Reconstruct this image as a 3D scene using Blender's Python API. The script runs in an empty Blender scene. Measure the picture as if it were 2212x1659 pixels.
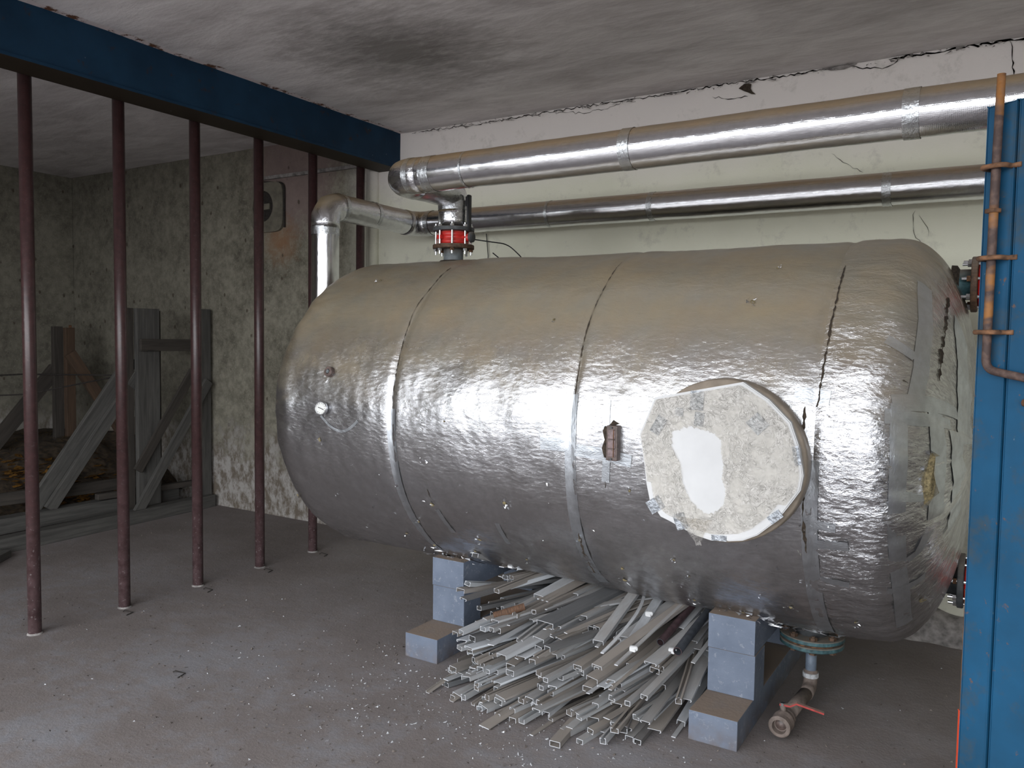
import bpy, bmesh, math, random
import numpy as np
from mathutils import Vector, Matrix, noise, Quaternion
random.seed(7); rnd = random.random
def U(a, b): return a + (b - a) * rnd()
PI = math.pi
S = bpy.context.scene
COL = S.collection

# ---------------------------------------------------------------- camera
yaw, pitch, roll, fpx = 0.55074912, 0.05619405, 0.01425635, 1741.73
cy_, sy_ = math.cos(yaw), math.sin(yaw)
fw = Vector((-sy_ * math.cos(pitch), cy_ * math.cos(pitch), -math.sin(pitch)))
rt = Vector((cy_, sy_, 0)); up = rt.cross(fw)
r2 = rt * math.cos(roll) + up * math.sin(roll); u2 = -rt * math.sin(roll) + up * math.cos(roll)
cd = bpy.data.cameras.new('camera'); cam = bpy.data.objects.new('camera', cd); COL.objects.link(cam)
cd.sensor_width = 36; cd.lens = fpx / 2212 * 36; cd.clip_start = 0.05; cd.clip_end = 300
M = Matrix((r2, u2, -fw)).transposed().to_4x4(); M.translation = Vector((0, 0, 1.6)); cam.matrix_world = M
S.camera = cam

# ---------------------------------------------------------------- world: bright overcast sky seen through the open doorway
w = bpy.data.worlds.new('overcast_sky'); S.world = w; w.use_nodes = True
nt = w.node_tree; nt.nodes.clear()
out = nt.nodes.new('ShaderNodeOutputWorld'); bg = nt.nodes.new('ShaderNodeBackground')
tc = nt.nodes.new('ShaderNodeTexCoord'); sx = nt.nodes.new('ShaderNodeSeparateXYZ'); cr = nt.nodes.new('ShaderNodeValToRGB')
nt.links.new(tc.outputs['Generated'], sx.inputs[0]); nt.links.new(sx.outputs['Z'], cr.inputs[0]); nt.links.new(cr.outputs[0], bg.inputs[0]); nt.links.new(bg.outputs[0], out.inputs[0])
cr.color_ramp.elements[0].position = 0.0; cr.color_ramp.elements[0].color = (.95, .975, 1.0, 1)
cr.color_ramp.elements[1].position = 1.0; cr.color_ramp.elements[1].color = (.88, .94, 1.0, 1)
bg.inputs[1].default_value = 4.2

vs = S.view_settings; vs.view_transform = 'Standard'; vs.look = 'None'; vs.gamma = 1; vs.use_curve_mapping = False; vs.exposure = 0.68
# a portal in the doorway only guides the sampling of the sky
pl = bpy.data.lights.new('doorway_portal', 'AREA'); pl.shape = 'RECTANGLE'; pl.size = 8.0; pl.size_y = 3.05
try: pl.cycles.is_portal = True
except Exception: pass
po = bpy.data.objects.new('doorway_portal', pl); COL.objects.link(po); po.location = (-1.2, -1.55, 1.54)
po.rotation_euler = (PI / 2, 0, 0)   # local -Z towards +Y

# ---------------------------------------------------------------- node helpers
class NT:
    def __init__(s, name):
        s.m = bpy.data.materials.new(name); s.m.use_nodes = True; s.t = s.m.node_tree; s.t.nodes.clear()
        s.o = s.n('ShaderNodeOutputMaterial')
    def n(s, k, **kw):
        x = s.t.nodes.new(k)
        for a, v in kw.items(): setattr(x, a, v)
        return x
    def l(s, a, b): s.t.links.new(a, b)
    def co(s, kind='Object', scale=None):
        t = s.n('ShaderNodeTexCoord').outputs[kind]
        if scale is None: return t
        mp = s.n('ShaderNodeMapping'); mp.inputs['Scale'].default_value = scale; s.l(t, mp.inputs[0]); return mp.outputs[0]
    def noise(s, vec, scale, detail=4, rough=.55, dist=0):
        x = s.n('ShaderNodeTexNoise'); x.inputs['Scale'].default_value = scale; x.inputs['Detail'].default_value = detail
        x.inputs['Roughness'].default_value = rough; x.inputs['Distortion'].default_value = dist
        s.l(vec, x.inputs['Vector']); return x.outputs[0]
    def vor(s, vec, scale, feat='F1', out=0):
        x = s.n('ShaderNodeTexVoronoi'); x.feature = feat; x.inputs['Scale'].default_value = scale; s.l(vec, x.inputs['Vector']); return x.outputs[out]
    def ramp(s, v, *st):
        x = s.n('ShaderNodeValToRGB'); e = x.color_ramp.elements
        while len(e) < len(st): e.new(.5)
        for i, (p, c) in enumerate(st):
            e[i].position = p; e[i].color = (c, c, c, 1) if not hasattr(c, '__len__') else (*c, 1)
        s.l(v, x.inputs[0]); return x.outputs[0]
    def math(s, op, a, b=0.0, clamp=False):
        x = s.n('ShaderNodeMath', operation=op, use_clamp=clamp)
        for i, v in enumerate((a, b)):
            if isinstance(v, (int, float)): x.inputs[i].default_value = v
            else: s.l(v, x.inputs[i])
        return x.outputs[0]
    def mix(s, f, a, b, mode='MIX'):
        x = s.n('ShaderNodeMix', data_type='RGBA', blend_type=mode)
        for sock, v in ((x.inputs[0], f), (x.inputs[6], a), (x.inputs[7], b)):
            if isinstance(v, (int, float)): sock.default_value = v
            elif isinstance(v, tuple): sock.default_value = (*v, 1)
            else: s.l(v, sock)
        return x.outputs[2]
    def bump(s, h, strength=.3, dist=.01, prev=None):
        x = s.n('ShaderNodeBump'); x.inputs['Strength'].default_value = strength; x.inputs['Distance'].default_value = dist
        s.l(h, x.inputs['Height'])
        if prev is not None: s.l(prev, x.inputs['Normal'])
        return x.outputs[0]
    def bsdf(s, color, rough=.6, metal=0.0, normal=None, **kw):
        x = s.n('ShaderNodeBsdfPrincipled')
        for nm, v in (('Base Color', color), ('Roughness', rough), ('Metallic', metal)):
            if isinstance(v, (int, float)): x.inputs[nm].default_value = v
            elif isinstance(v, tuple): x.inputs[nm].default_value = (*v, 1)
            else: s.l(v, x.inputs[nm])
        for k, v in kw.items():
            if isinstance(v, (int, float)): x.inputs[k].default_value = v
            else: s.l(v, x.inputs[k])
        if normal is not None: s.l(normal, x.inputs['Normal'])
        return x
    def done(s, sh):
        s.l(sh.outputs[0], s.o.inputs[0]); return s.m
    def normal_z(s):
        g = s.n('ShaderNodeNewGeometry'); x = s.n('ShaderNodeSeparateXYZ'); s.l(g.outputs['Normal'], x.inputs[0]); return x.outputs[2]
    def pos(s):
        g = s.n('ShaderNodeNewGeometry'); x = s.n('ShaderNodeSeparateXYZ'); s.l(g.outputs['Position'], x.inputs[0]); return g.outputs['Position'], x.outputs

def plain(name, color, rough=.5, metal=0, var=.15, scale=20, bump=.1, dust=None, dustcol=(.26, .215, .175)):
    t = NT(name); c = t.co(); nz = t.noise(c, scale, 5)
    dark = tuple(v * (1 - var * 2) for v in color); lite = tuple(min(1, v * (1 + var)) for v in color)
    colr = t.mix(t.ramp(nz, (.3, 0.), (.7, 1.)), dark, lite)
    rg = rough
    if dust:
        z = t.normal_z(); f = t.math('MULTIPLY', t.ramp(z, (.25, 0.), (.8, 1.)), dust)
        f = t.math('MULTIPLY', f, t.ramp(t.noise(c, scale * .7, 6), (.25, .55), (.6, 1.)))
        colr = t.mix(f, colr, dustcol)
        rg = t.math('MAXIMUM', f, rough)
        if metal:
            return t.done(t.bsdf(colr, rg, t.math('MULTIPLY', t.math('SUBTRACT', 1.0, f), metal), t.bump(nz, bump, .003)))
    return t.done(t.bsdf(colr, rg, metal, t.bump(nz, bump, .003)))

# --- foil (uv in metres: along axis, round girth)
def foil(name, weave=True, dusty=.8, base=(.80, .81, .84), rough=.24, wr=1.0, dustcol=(.30, .268, .20), grime_shade=.25, dr=(.20, .62)):
    t = NT(name); uv = t.n('ShaderNodeUVMap').outputs[0]; obj = t.co()
    mp = t.n('ShaderNodeMapping'); mp.inputs['Scale'].default_value = (1, 2.2, 1); mp.inputs['Rotation'].default_value = (0, 0, .3); t.l(uv, mp.inputs[0])
    big = t.noise(mp.outputs[0], 7, 3, .5, .6)
    mid = t.noise(mp.outputs[0], 34, 4, .6, 1.2)
    ridge = t.math('ABSOLUTE', t.math('SUBTRACT', mid, .5))
    fine = t.noise(uv, 190, 2, .5); crk = t.vor(t.mix(.10, mp.outputs[0], t.n('ShaderNodeTexNoise').outputs[1]), 30)
    n0 = t.bump(big, .30 * wr, .008)
    n1 = t.bump(ridge, .40 * wr, .0028, n0)
    n2 = t.bump(fine, .22 * wr, .0008, n1); n2 = t.bump(crk, .30 * wr, .0020, n2)
    if weave:
        sp = t.n('ShaderNodeSeparateXYZ'); t.l(uv, sp.inputs[0])
        a = t.math('SINE', t.math('MULTIPLY', sp.outputs[0], 2 * PI * 170)); b = t.math('SINE', t.math('MULTIPLY', sp.outputs[1], 2 * PI * 170))
        n2 = t.bump(t.math('MAXIMUM', a, b), .16, .0004, n2)
    gn = t.noise(obj, 3.2, 5, .6); gf = t.noise(obj, 26, 4, .65)
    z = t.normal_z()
    d = t.math('MULTIPLY', t.ramp(z, (dr[0], 0.), (dr[1], 1.)), dusty)
    d = t.math('MULTIPLY', d, t.ramp(gn, (.25, .75), (.65, 1.)))
    g = t.math('MULTIPLY', t.ramp(t.math('ADD', t.math('MULTIPLY', gn, .8), t.math('MULTIPLY', gf, .2)), (.38, .35), (.60, 1.)), grime_shade)
    d = t.math('MAXIMUM', d, g)
    f = t.math('MINIMUM', d, 1.0)
    dc = t.mix(t.ramp(t.noise(obj, 5.5, 5), (.35, 0.), (.7, 1.)), dustcol, tuple(v * k for v, k in zip(dustcol, (1.15, 1.02, .86))))
    met = t.bsdf(t.mix(t.ramp(gf, (.4, 0.), (.75, 1.)), base, tuple(v * .86 for v in base)), t.ramp(gf, (.2, rough), (.8, rough + .08)), 1.0, n2)
    dc = t.mix(t.ramp(z, (.05, 0.), (.35, 1.)), (.078, .070, .068), dc)  # downward faces tinted dark to paint in the belly's dim floor reflection
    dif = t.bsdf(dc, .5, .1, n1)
    ms = t.n('ShaderNodeMixShader'); t.l(f, ms.inputs[0]); t.l(met.outputs[0], ms.inputs[1]); t.l(dif.outputs[0], ms.inputs[2])
    return t.done(ms)

MAT = {}
MAT['foil_tank'] = foil('dusty_woven_foil', True, .90, rough=.20, wr=1.35, grime_shade=.62)
MAT['foil_crumpled'] = foil('crumpled_foil', False, .82, rough=.16, wr=3.2, grime_shade=.45)
MAT['foil_pipe'] = foil('pipe_foil', True, .92, rough=.09, wr=.5, dustcol=(.30, .225, .14), grime_shade=.06, dr=(.28, .62))
MAT['foil_elbow'] = foil('pipe_foil_elbow', False, .92, rough=.14, wr=1.6, dustcol=(.28, .22, .14), grime_shade=.2, dr=(.2, .6))
MAT['foil_band'] = foil('pipe_foil_tape', False, .85, base=(.74, .77, .80), rough=.24, wr=1.6, dustcol=(.30, .25, .18), grime_shade=.25, dr=(.3, .65))
MAT['tape'] = foil('foil_tape', False, .6, base=(.70, .74, .79), rough=.36, wr=1.0, dustcol=(.36, .35, .31), grime_shade=.38)
MAT['flake'] = foil('torn_foil_flake', False, .0, base=(.92, .93, .95), rough=.15, wr=1.5, grime_shade=0)
MAT['wool'] = plain('mineral_wool', (.26, .21, .11), .95, var=.35, scale=120, bump=.8)
MAT['dark_gap'] = plain('dark_wool_gap', (.055, .04, .028), .95, var=.35, scale=90, bump=.8)
def bar_mat():
    t = NT('maroon_bar_paint'); P, xyz = t.pos(); n = t.noise(P, 30, 5)
    col = t.mix(t.ramp(n, (.3, 0.), (.7, 1.)), (.036, .018, .018), (.060, .028, .028))
    lo = t.ramp(xyz[2], (.0, 1.), (.9, 0.))
    col = t.mix(t.math('MULTIPLY', lo, t.ramp(t.noise(P, 22, 6, .7), (.35, .15), (.65, .9))), col, (.15, .095, .10))
    col = t.mix(t.math('MULTIPLY', t.ramp(xyz[2], (.0, 1.), (.7, .12)), t.ramp(t.noise(P, 75, 4, .7), (.60, 0.), (.66, .8))), col, (.38, .34, .34))
    return t.done(t.bsdf(col, t.ramp(lo, (0., .33), (1., .6)), 0, t.bump(n, .15, .003)))
MAT['bar'] = bar_mat()
MAT['galv'] = plain('zinc_plated_steel', (.75, .76, .78), .25, 1.0, var=.1, scale=60)
MAT['grey_paint'] = plain('grey_painted_steel', (.17, .19, .20), .5, var=.15, scale=30, dust=.7)
MAT['rust_flange'] = plain('rusty_flange_steel', (.10, .055, .032), .7, var=.35, scale=50, bump=.3, dust=.6)
MAT['dark_flange'] = plain('dark_flange_paint', (.075, .08, .085), .6, var=.2, scale=40, dust=.6)
MAT['red_valve'] = plain('red_valve_enamel', (.62, .03, .025), .35, var=.12, scale=30, dust=.4)
MAT['black'] = plain('black_plastic', (.012, .012, .014), .4, var=.1)
MAT['green_flange'] = plain('blue_green_flange_paint', (.06, .13, .145), .5, var=.3, scale=45, bump=.25, dust=.9, dustcol=(.23, .18, .14))
MAT['dusty_pipe'] = plain('dusty_steel_pipe', (.19, .15, .13), .75, var=.2, scale=40)
MAT['blue_pipe'] = plain('blue_grey_pipe_paint', (.16, .20, .26), .5, var=.15, scale=30)
MAT['rust'] = plain('brown_rust', (.16, .075, .035), .85, var=.4, scale=60, bump=.5)
MAT['rust_orange'] = plain('orange_primer_rust', (.16, .075, .035), .75, var=.35, scale=25, bump=.4)
MAT['orange'] = plain('red_orange_paint', (.60, .06, .015), .5, var=.1, scale=30)
MAT['dial'] = plain('white_dial', (.75, .75, .72), .35, var=.03)
MAT['pinkglass'] = plain('dusty_gauge_window', (.20, .14, .14), .3, var=.2, scale=90)
MAT['brown_metal'] = plain('brown_gauge_housing', (.12, .085, .075), .5, var=.25, scale=60)
MAT['straw'] = plain('dry_straw', (.22, .14, .05), .9, var=.35, scale=80)
MAT['leaf'] = plain('dry_leaf_orange', (.40, .20, .035), .9, var=.4, scale=50)
MAT['chip'] = plain('pale_plastic_chip', (.55, .56, .58), .6, var=.3, scale=60)
MAT['gravel'] = plain('grey_brown_grit', (.15, .125, .11), .95, var=.4, scale=60)
MAT['foam'] = plain('white_foam_board', (.64, .64, .645), .7, var=.03, scale=9, bump=.1)
MAT['silver_tape'] = plain('silver_tape_piece', (.34, .36, .39), .38, .55, var=.3, scale=90, bump=1.0)
MAT['wrap'] = plain('brown_grey_edge_wrap', (.30, .25, .20), .4, var=.15, scale=15, bump=.2)

def film_mat():
    t = NT('crinkled_clear_film'); c = t.co()
    v = t.vor(c, 26, 'DISTANCE_TO_EDGE'); n = t.noise(c, 22, 6, .65, 1.6)
    w3 = t.mix(.12, c, t.n('ShaderNodeTexNoise').outputs[1]); nn = t.bump(t.vor(w3, 22), .9, .020); nn = t.bump(t.vor(w3, 55), .9, .008, nn); nn = t.bump(t.noise(c, 40, 4, .6), .6, .010, nn); n = t.math('ADD', t.math('MULTIPLY', t.vor(w3, 16), .55), t.math('MULTIPLY', t.noise(c, 9, 5, .6), .45))
    tr = t.n('ShaderNodeBsdfTransparent'); tr.inputs[0].default_value = (.96, .94, .90, 1)
    b = t.bsdf((.82, .79, .76), .10, 0.0, nn)
    ms = t.n('ShaderNodeMixShader'); t.l(t.ramp(n, (.30, .10), (.62, .42)), ms.inputs[0]); t.l(tr.outputs[0], ms.inputs[1]); t.l(b.outputs[0], ms.inputs[2])
    return t.done(ms)
MAT['film'] = film_mat()

def block_mat():
    t = NT('blue_grey_block_paint'); c = t.co(); n = t.noise(c, 9, 6); n2 = t.noise(c, 60, 4)
    P, xyz = t.pos()
    col = t.mix(t.ramp(n, (.3, 0.), (.7, 1.)), (.112, .138, .190), (.155, .185, .245))
    col = t.mix(t.math('MULTIPLY', t.ramp(t.noise(c, 34, 6, .7), (.58, 0.), (.66, 1.)), .5), col, (.32, .34, .38))
    low = t.math('MULTIPLY', t.ramp(xyz[2], (.0, 1.), (.11, .0)), t.ramp(t.noise(c, 13, 5), (.35, .1), (.6, 1.)))
    col = t.mix(t.math('MULTIPLY', low, .7), col, (.13, .10, .085))
    f = t.ramp(t.normal_z(), (.4, 0.), (.8, 1.))
    f = t.math('MULTIPLY', f, t.ramp(t.noise(c, 14, 5), (.2, .8), (.5, 1.)))
    col = t.mix(f, col, (.23, .175, .135))
    return t.done(t.bsdf(col, .8, 0, t.bump(n2, .35, .004)))
MAT['block'] = block_mat()

def beam_mat():
    t = NT('dark_blue_beam_paint'); c = t.co(); P, xyz = t.pos()
    n = t.noise(c, 4, 6); col = t.mix(t.ramp(n, (.35, 0.), (.7, 1.)), (.005, .024, .052), (.009, .038, .080))
    col = t.mix(t.ramp(t.noise(c, 11, 6, .7), (.6, 0.), (.68, .8)), col, (.035, .02, .012))
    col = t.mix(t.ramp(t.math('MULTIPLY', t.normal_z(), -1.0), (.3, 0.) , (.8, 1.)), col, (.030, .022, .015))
    sp = t.ramp(t.vor(t.co('Object', (9, 9, 9)), 1.0), (.0, 1.), (.045, 0.))
    col = t.mix(sp, col, (.25, .27, .28))
    return t.done(t.bsdf(col, .6, 0, t.bump(n, .2, .01), **{'Specular IOR Level': .2}))
MAT['beam'] = beam_mat()

def door_mat():
    t = NT('blue_door_paint'); c = t.co(); n = t.noise(c, 6, 6, .6)
    col = t.mix(t.ramp(n, (.3, 0.), (.7, 1.)), (.005, .040, .082), (.006, .064, .138))
    P, xyz = t.pos()
    col = t.mix(t.ramp(t.noise(c, 9, 8, .74), (.50, 0.), (.62, .7)), col, (.035, .048, .055))
    col = t.mix(t.ramp(t.noise(c, 42, 5, .7), (.64, 0.), (.70, .9)), col, (.11, .06, .035))
    col = t.mix(t.ramp(t.noise(c, 30, 6, .75), (.67, 0.), (.72, .6)), col, (.12, .17, .20))
    return t.done(t.bsdf(col, .6, 0, t.bump(n, .25, .006), **{'Specular IOR Level': .25}))
MAT['door'] = door_mat()
def rod_mat():
    t = NT('rust_and_orange_rod'); c = t.co('Object', (1, 1, 1)); sp = t.n('ShaderNodeSeparateXYZ'); t.l(c, sp.inputs[0])
    n = t.noise(t.co('Object', (3, 3, 9)), 1.0, 4, .6)
    col = t.mix(t.ramp(n, (.57, 0.), (.62, 1.)), (.045, .026, .022), (.22, .09, .02))
    col = t.mix(t.ramp(t.noise(c, 70, 5), (.45, 0.), (.7, .7)), col, (.13, .08, .06))
    return t.done(t.bsdf(col, .75, 0, t.bump(t.noise(c, 160, 4), .4, .002)))
MAT['rod'] = rod_mat()
def wood_mat(name, a, b):
    t = NT(name); g = t.noise(t.co('Object', (22, 22, 1.6)), 1.6, 6, .6, .6); f = t.noise(t.co('Object', (90, 90, 3)), 1.0, 5, .6)
    k = t.ramp(t.vor(t.co('Object', (5, 5, 2)), 1.0), (.04, 1.), (.10, 0.))
    col = t.mix(t.ramp(g, (.3, 0.), (.7, 1.)), a, b)
    col = t.mix(t.math('MULTIPLY', k, .6), col, tuple(v * .3 for v in a))
    return t.done(t.bsdf(col, .85, 0, t.bump(f, .4, .004)))
MAT['wood_grey'] = wood_mat('weathered_grey_wood', (.045, .043, .040), (.105, .10, .092))
MAT['wood_brown'] = wood_mat('brown_wood', (.055, .034, .022), (.10, .06, .036))
MAT['wood_dark'] = wood_mat('dark_wood', (.028, .024, .02), (.06, .05, .042))  # darkest wood tone, for side boards, rails and rear braces

# profile strips: a few dusty colours, pale cut ends
def strip_mat(name, a, dustk):
    t = NT(name); oi = t.n('ShaderNodeObjectInfo'); c = t.co('Object', (1, 1, 1))
    n = t.noise(t.co('Object', (60, 5, 60)), 1.0, 5, .6)
    col = t.mix(t.ramp(n, (.3, 0.), (.7, 1.)), tuple(v * .82 for v in a), tuple(min(1, v * 1.12) for v in a))
    col = t.mix(t.math('MULTIPLY', oi.outputs['Random'], .35), col, (.16, .135, .115))
    f = t.math('MULTIPLY', t.ramp(t.normal_z(), (.3, 0.), (.85, 1.)), dustk)
    f = t.math('MULTIPLY', f, t.ramp(t.noise(t.co('Object', (30, 6, 30)), 1.0, 5), (.3, .25), (.6, 1.)))
    col = t.mix(f, col, (.27, .235, .205))
    return t.done(t.bsdf(col, .55, 0))
MAT['strip_pale'] = strip_mat('pale_blue_white_plastic', (.58, .61, .65), .3)
MAT['strip_grey'] = strip_mat('light_grey_plastic', (.40, .41, .425), .5)
MAT['strip_dust'] = strip_mat('dust_brown_plastic', (.29, .265, .245), .9)
MAT['strip_dark'] = strip_mat('dark_grey_plastic', (.12, .125, .132), .12)
MAT['strip_end'] = plain('clean_cut_plastic_edge', (.60, .61, .64), .5, var=.1)

# --- walls, floor, ceiling
def wall_mat():
    t = NT('limewashed_wall'); P, xyz = t.pos()
    n = t.noise(P, 2.0, 6, .6); f = t.noise(P, 14, 7, .68); ff = t.noise(P, 60, 5, .6)
    clean = t.mix(t.ramp(n, (.3, 0.), (.7, 1.)), (.76, .755, .62), (.83, .82, .69))
    # upper band blends to a pinkish white tone
    ub = t.ramp(t.math('ADD', xyz[2], t.math('MULTIPLY', t.math('SUBTRACT', n, .5), .25)), (0., 0.), (1., 1.))
    sc = t.n('ShaderNodeMapRange'); sc.inputs['From Min'].default_value = 2.62; sc.inputs['From Max'].default_value = 2.85
    t.l(t.math('ADD', xyz[2], t.math('MULTIPLY', t.math('SUBTRACT', n, .5), .3)), sc.inputs['Value'])
    clean = t.mix(sc.outputs[0], clean, (.82, .77, .74))
    # dirty mottled plaster left of the beam
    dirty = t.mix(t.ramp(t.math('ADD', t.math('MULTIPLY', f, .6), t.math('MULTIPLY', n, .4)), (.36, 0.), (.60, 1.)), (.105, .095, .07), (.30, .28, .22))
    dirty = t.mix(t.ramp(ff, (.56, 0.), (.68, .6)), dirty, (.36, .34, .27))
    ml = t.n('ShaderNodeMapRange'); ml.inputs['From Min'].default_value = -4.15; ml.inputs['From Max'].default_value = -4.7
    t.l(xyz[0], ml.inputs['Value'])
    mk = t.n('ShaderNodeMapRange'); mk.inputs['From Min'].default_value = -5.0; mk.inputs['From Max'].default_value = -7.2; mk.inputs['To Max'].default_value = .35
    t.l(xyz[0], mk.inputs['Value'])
    dirty = t.mix(mk.outputs[0], dirty, (.085, .08, .07))  # tone also blends darker towards the far left
    # pinkish fresh mortar over the fan opening
    pk = t.n('ShaderNodeVectorMath', operation='DISTANCE'); t.l(P, pk.inputs[0]); pk.inputs[1].default_value = (-5.25, 4.95, 3.0)
    pm = t.ramp(t.math('ADD', pk.outputs['Value'], t.math('MULTIPLY', f, .5)), (.60, 1.), (.86, 0.))
    dirty = t.mix(t.math('MULTIPLY', pm, .8), dirty, (.23, .165, .155))
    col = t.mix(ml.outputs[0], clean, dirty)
    og = t.n('ShaderNodeVectorMath', operation='DISTANCE'); t.l(P, og.inputs[0]); og.inputs[1].default_value = (-5.42, 4.95, 2.42)
    om = t.ramp(t.math('ADD', og.outputs['Value'], t.math('MULTIPLY', f, .4)), (.24, .8), (.46, 0.)); col = t.mix(om, col, (.27, .14, .07))
    # grey scuffs on the clean whitewash
    col = t.mix(t.math('MULTIPLY', t.ramp(t.noise(P, 5, 7, .75), (.56, 0.), (.72, .5)), t.math('SUBTRACT', 1.0, ml.outputs[0])), col, (.42, .40, .36))
    # pits
    pit = t.ramp(t.math('ADD', t.vor(t.co('Object', (1, 1, .7)), 7.5), t.math('MULTIPLY', f, .2)), (.17, 1.), (.22, 0.))
    pk2 = t.math('MULTIPLY', pit, t.math('ADD', t.math('MULTIPLY', ml.outputs[0], .8), .0))
    col = t.mix(pk2, col, (.06, .045, .03))
    pit2 = t.ramp(t.math('ADD', t.vor(P, 19), t.math('MULTIPLY', ff, .25)), (.16, 1.), (.24, 0.))
    col = t.mix(t.math('MULTIPLY', pit2, t.math('MULTIPLY', ml.outputs[0], .6)), col, (.09, .07, .05))
    # peeling foot of the wall
    pf = t.math('ADD', xyz[2], t.math('MULTIPLY', t.math('SUBTRACT', t.noise(P, 3.5, 6, .65), .5), 1.3))
    fm = t.math('MULTIPLY', t.ramp(pf, (.35, 1.), (.85, 0.)), t.math('ADD', ml.outputs[0], .25), True)
    pc = t.mix(t.ramp(t.noise(t.co('Object', (1, 1, .6)), 15, 7, .72), (.42, 0.), (.58, 1.)), (.14, .115, .09), (.36, .34, .32))
    col = t.mix(fm, col, pc)
    h = t.math('SUBTRACT', t.math('ADD', f, t.math('MULTIPLY', ff, .3)), t.math('MULTIPLY', pk2, .5))
    return t.done(t.bsdf(col, .92, 0, t.bump(h, .35, .012)))
MAT['wall'] = wall_mat()
def ceil_mat():
    t = NT('smudged_whitewash_ceiling'); P, xyz = t.pos()
    st = t.n('ShaderNodeMapping'); st.inputs['Scale'].default_value = (1, 2.6, 1); st.inputs['Rotation'].default_value = (0, 0, .35); t.l(P, st.inputs[0])
    n = t.noise(st.outputs[0], 1.7, 7, .62, .5); f = t.noise(st.outputs[0], 8, 6, .65)
    col = t.mix(t.ramp(n, (.32, 0.), (.68, 1.)), (.50, .465, .47), (.80, .765, .775))
    col = t.mix(t.math('MULTIPLY', t.ramp(f, (.5, 0.), (.75, 1.)), .45), col, (.78, .77, .775))
    sm = t.n('ShaderNodeVectorMath', operation='DISTANCE'); t.l(P, sm.inputs[0]); sm.inputs[1].default_value = (-2.95, 3.55, 3.18)
    k = t.ramp(t.math('ADD', sm.outputs['Value'], t.math('MULTIPLY', t.math('SUBTRACT', f, .5), .9)), (.12, .72), (.75, 0.))
    col = t.mix(k, col, (.12, .11, .10))
    # loose pinkish plaster with rust along the beam
    e = t.math('ADD', xyz[0], t.math('MULTIPLY', t.math('SUBTRACT', t.noise(P, 16, 5), .5), .06))
    ed = t.n('ShaderNodeMapRange'); ed.inputs['From Min'].default_value = -4.03; ed.inputs['From Max'].default_value = -4.05; t.l(e, ed.inputs['Value'])
    pc = t.mix(t.ramp(t.noise(P, 9, 6, .75), (.53, 0.), (.57, 1.)), (.70, .62, .62), (.13, .05, .022))
    ed2 = t.n('ShaderNodeMapRange'); ed2.inputs['From Min'].default_value = -4.2; ed2.inputs['From Max'].default_value = -4.15; t.l(xyz[0], ed2.inputs['Value'])
    col = t.mix(t.math('MULTIPLY', ed.outputs[0], ed2.outputs[0]), col, pc)
    return t.done(t.bsdf(col, .92, 0, t.bump(t.math('ADD', f, t.math('MULTIPLY', n, 2.)), .3, .015)))
MAT['ceil'] = ceil_mat()
def floor_mat():
    t = NT('dusty_concrete_floor'); P, xyz = t.pos()
    n = t.noise(P, 1.3, 7, .6); f = t.noise(P, 9, 7, .7); g = t.noise(P, 90, 4, .7)
    col = t.mix(t.ramp(n, (.32, 0.), (.68, 1.)), (.168, .143, .134), (.235, .205, .197))
    # paler bluish patches, stronger towards the entrance
    bl = t.ramp(t.math('ADD', t.math('MULTIPLY', n, .55), t.math('MULTIPLY', f, .45)), (.47, 0.), (.60, 1.))
    my = t.n('ShaderNodeMapRange'); my.inputs['From Min'].default_value = 3.6; my.inputs['From Max'].default_value = 2.2; t.l(xyz[1], my.inputs['Value'])
    col = t.mix(t.math('MULTIPLY', bl, t.math('ADD', t.math('MULTIPLY', my.outputs[0], .55), .2)), col, (.235, .237, .258))
    dk = t.ramp(f, (.62, 0.), (.75, .6)); col = t.mix(dk, col, (.11, .09, .08))
    col = t.mix(t.ramp(g, (.66, 0.), (.74, .6)), col, (.38, .37, .36))
    col = t.mix(t.math('MULTIPLY', t.ramp(t.noise(P, 24, 7, .75), (.62, 0.), (.70, .8)), t.ramp(n, (.4, .2), (.6, 1.))), col, (.42, .42, .44))
    return t.done(t.bsdf(col, .88, 0, t.bump(t.math('ADD', f, t.math('MULTIPLY', g, .35)), .5, .01)))
MAT['floor'] = floor_mat()
MAT['ground'] = plain('outside_asphalt', (.20, .185, .178), .95, var=.2, scale=2)
MAT['facade'] = plain('plain_render', (.70, .67, .62), .9, var=.1, scale=3)
MAT['plaster_white'] = plain('broken_plaster_white', (.45, .425, .41), .9, var=.2, scale=30, bump=.3)
MAT['plaster_rubble'] = plain('crumbling_plaster', (.27, .25, .24), .95, var=.3, scale=22, bump=.6)
MAT['fan_plate'] = plain('grimy_vent_plate', (.17, .155, .12), .7, var=.2, scale=14, bump=.2)
MAT['soot'] = plain('sooty_cobweb', (.03, .025, .022), .95, var=.3, scale=60)

# ---------------------------------------------------------------- object helpers
def link(name, bm_or_me, mats, parent=None, smooth=False):
    if isinstance(bm_or_me, bmesh.types.BMesh):
        me = bpy.data.meshes.new(name); bm_or_me.normal_update(); bm_or_me.to_mesh(me); bm_or_me.free()
    else: me = bm_or_me
    if not isinstance(mats, (list, tuple)): mats = [mats]
    for m in mats: me.materials.append(MAT[m] if isinstance(m, str) else m)
    if smooth: me.polygons.foreach_set('use_smooth', [True] * len(me.polygons))
    o = bpy.data.objects.new(name, me); COL.objects.link(o)
    if parent is not None: o.parent = parent
    return o
def tag(o, label, cat, group=None, kind=None):
    o['label'] = label; o['category'] = cat
    if group: o['group'] = group
    if kind: o['kind'] = kind
    return o
def thing(name, label, cat, loc=(0, 0, 0), group=None):
    o = bpy.data.objects.new(name, None); COL.objects.link(o); o.location = loc; o.empty_display_size = .1
    return tag(o, label, cat, group)
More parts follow.
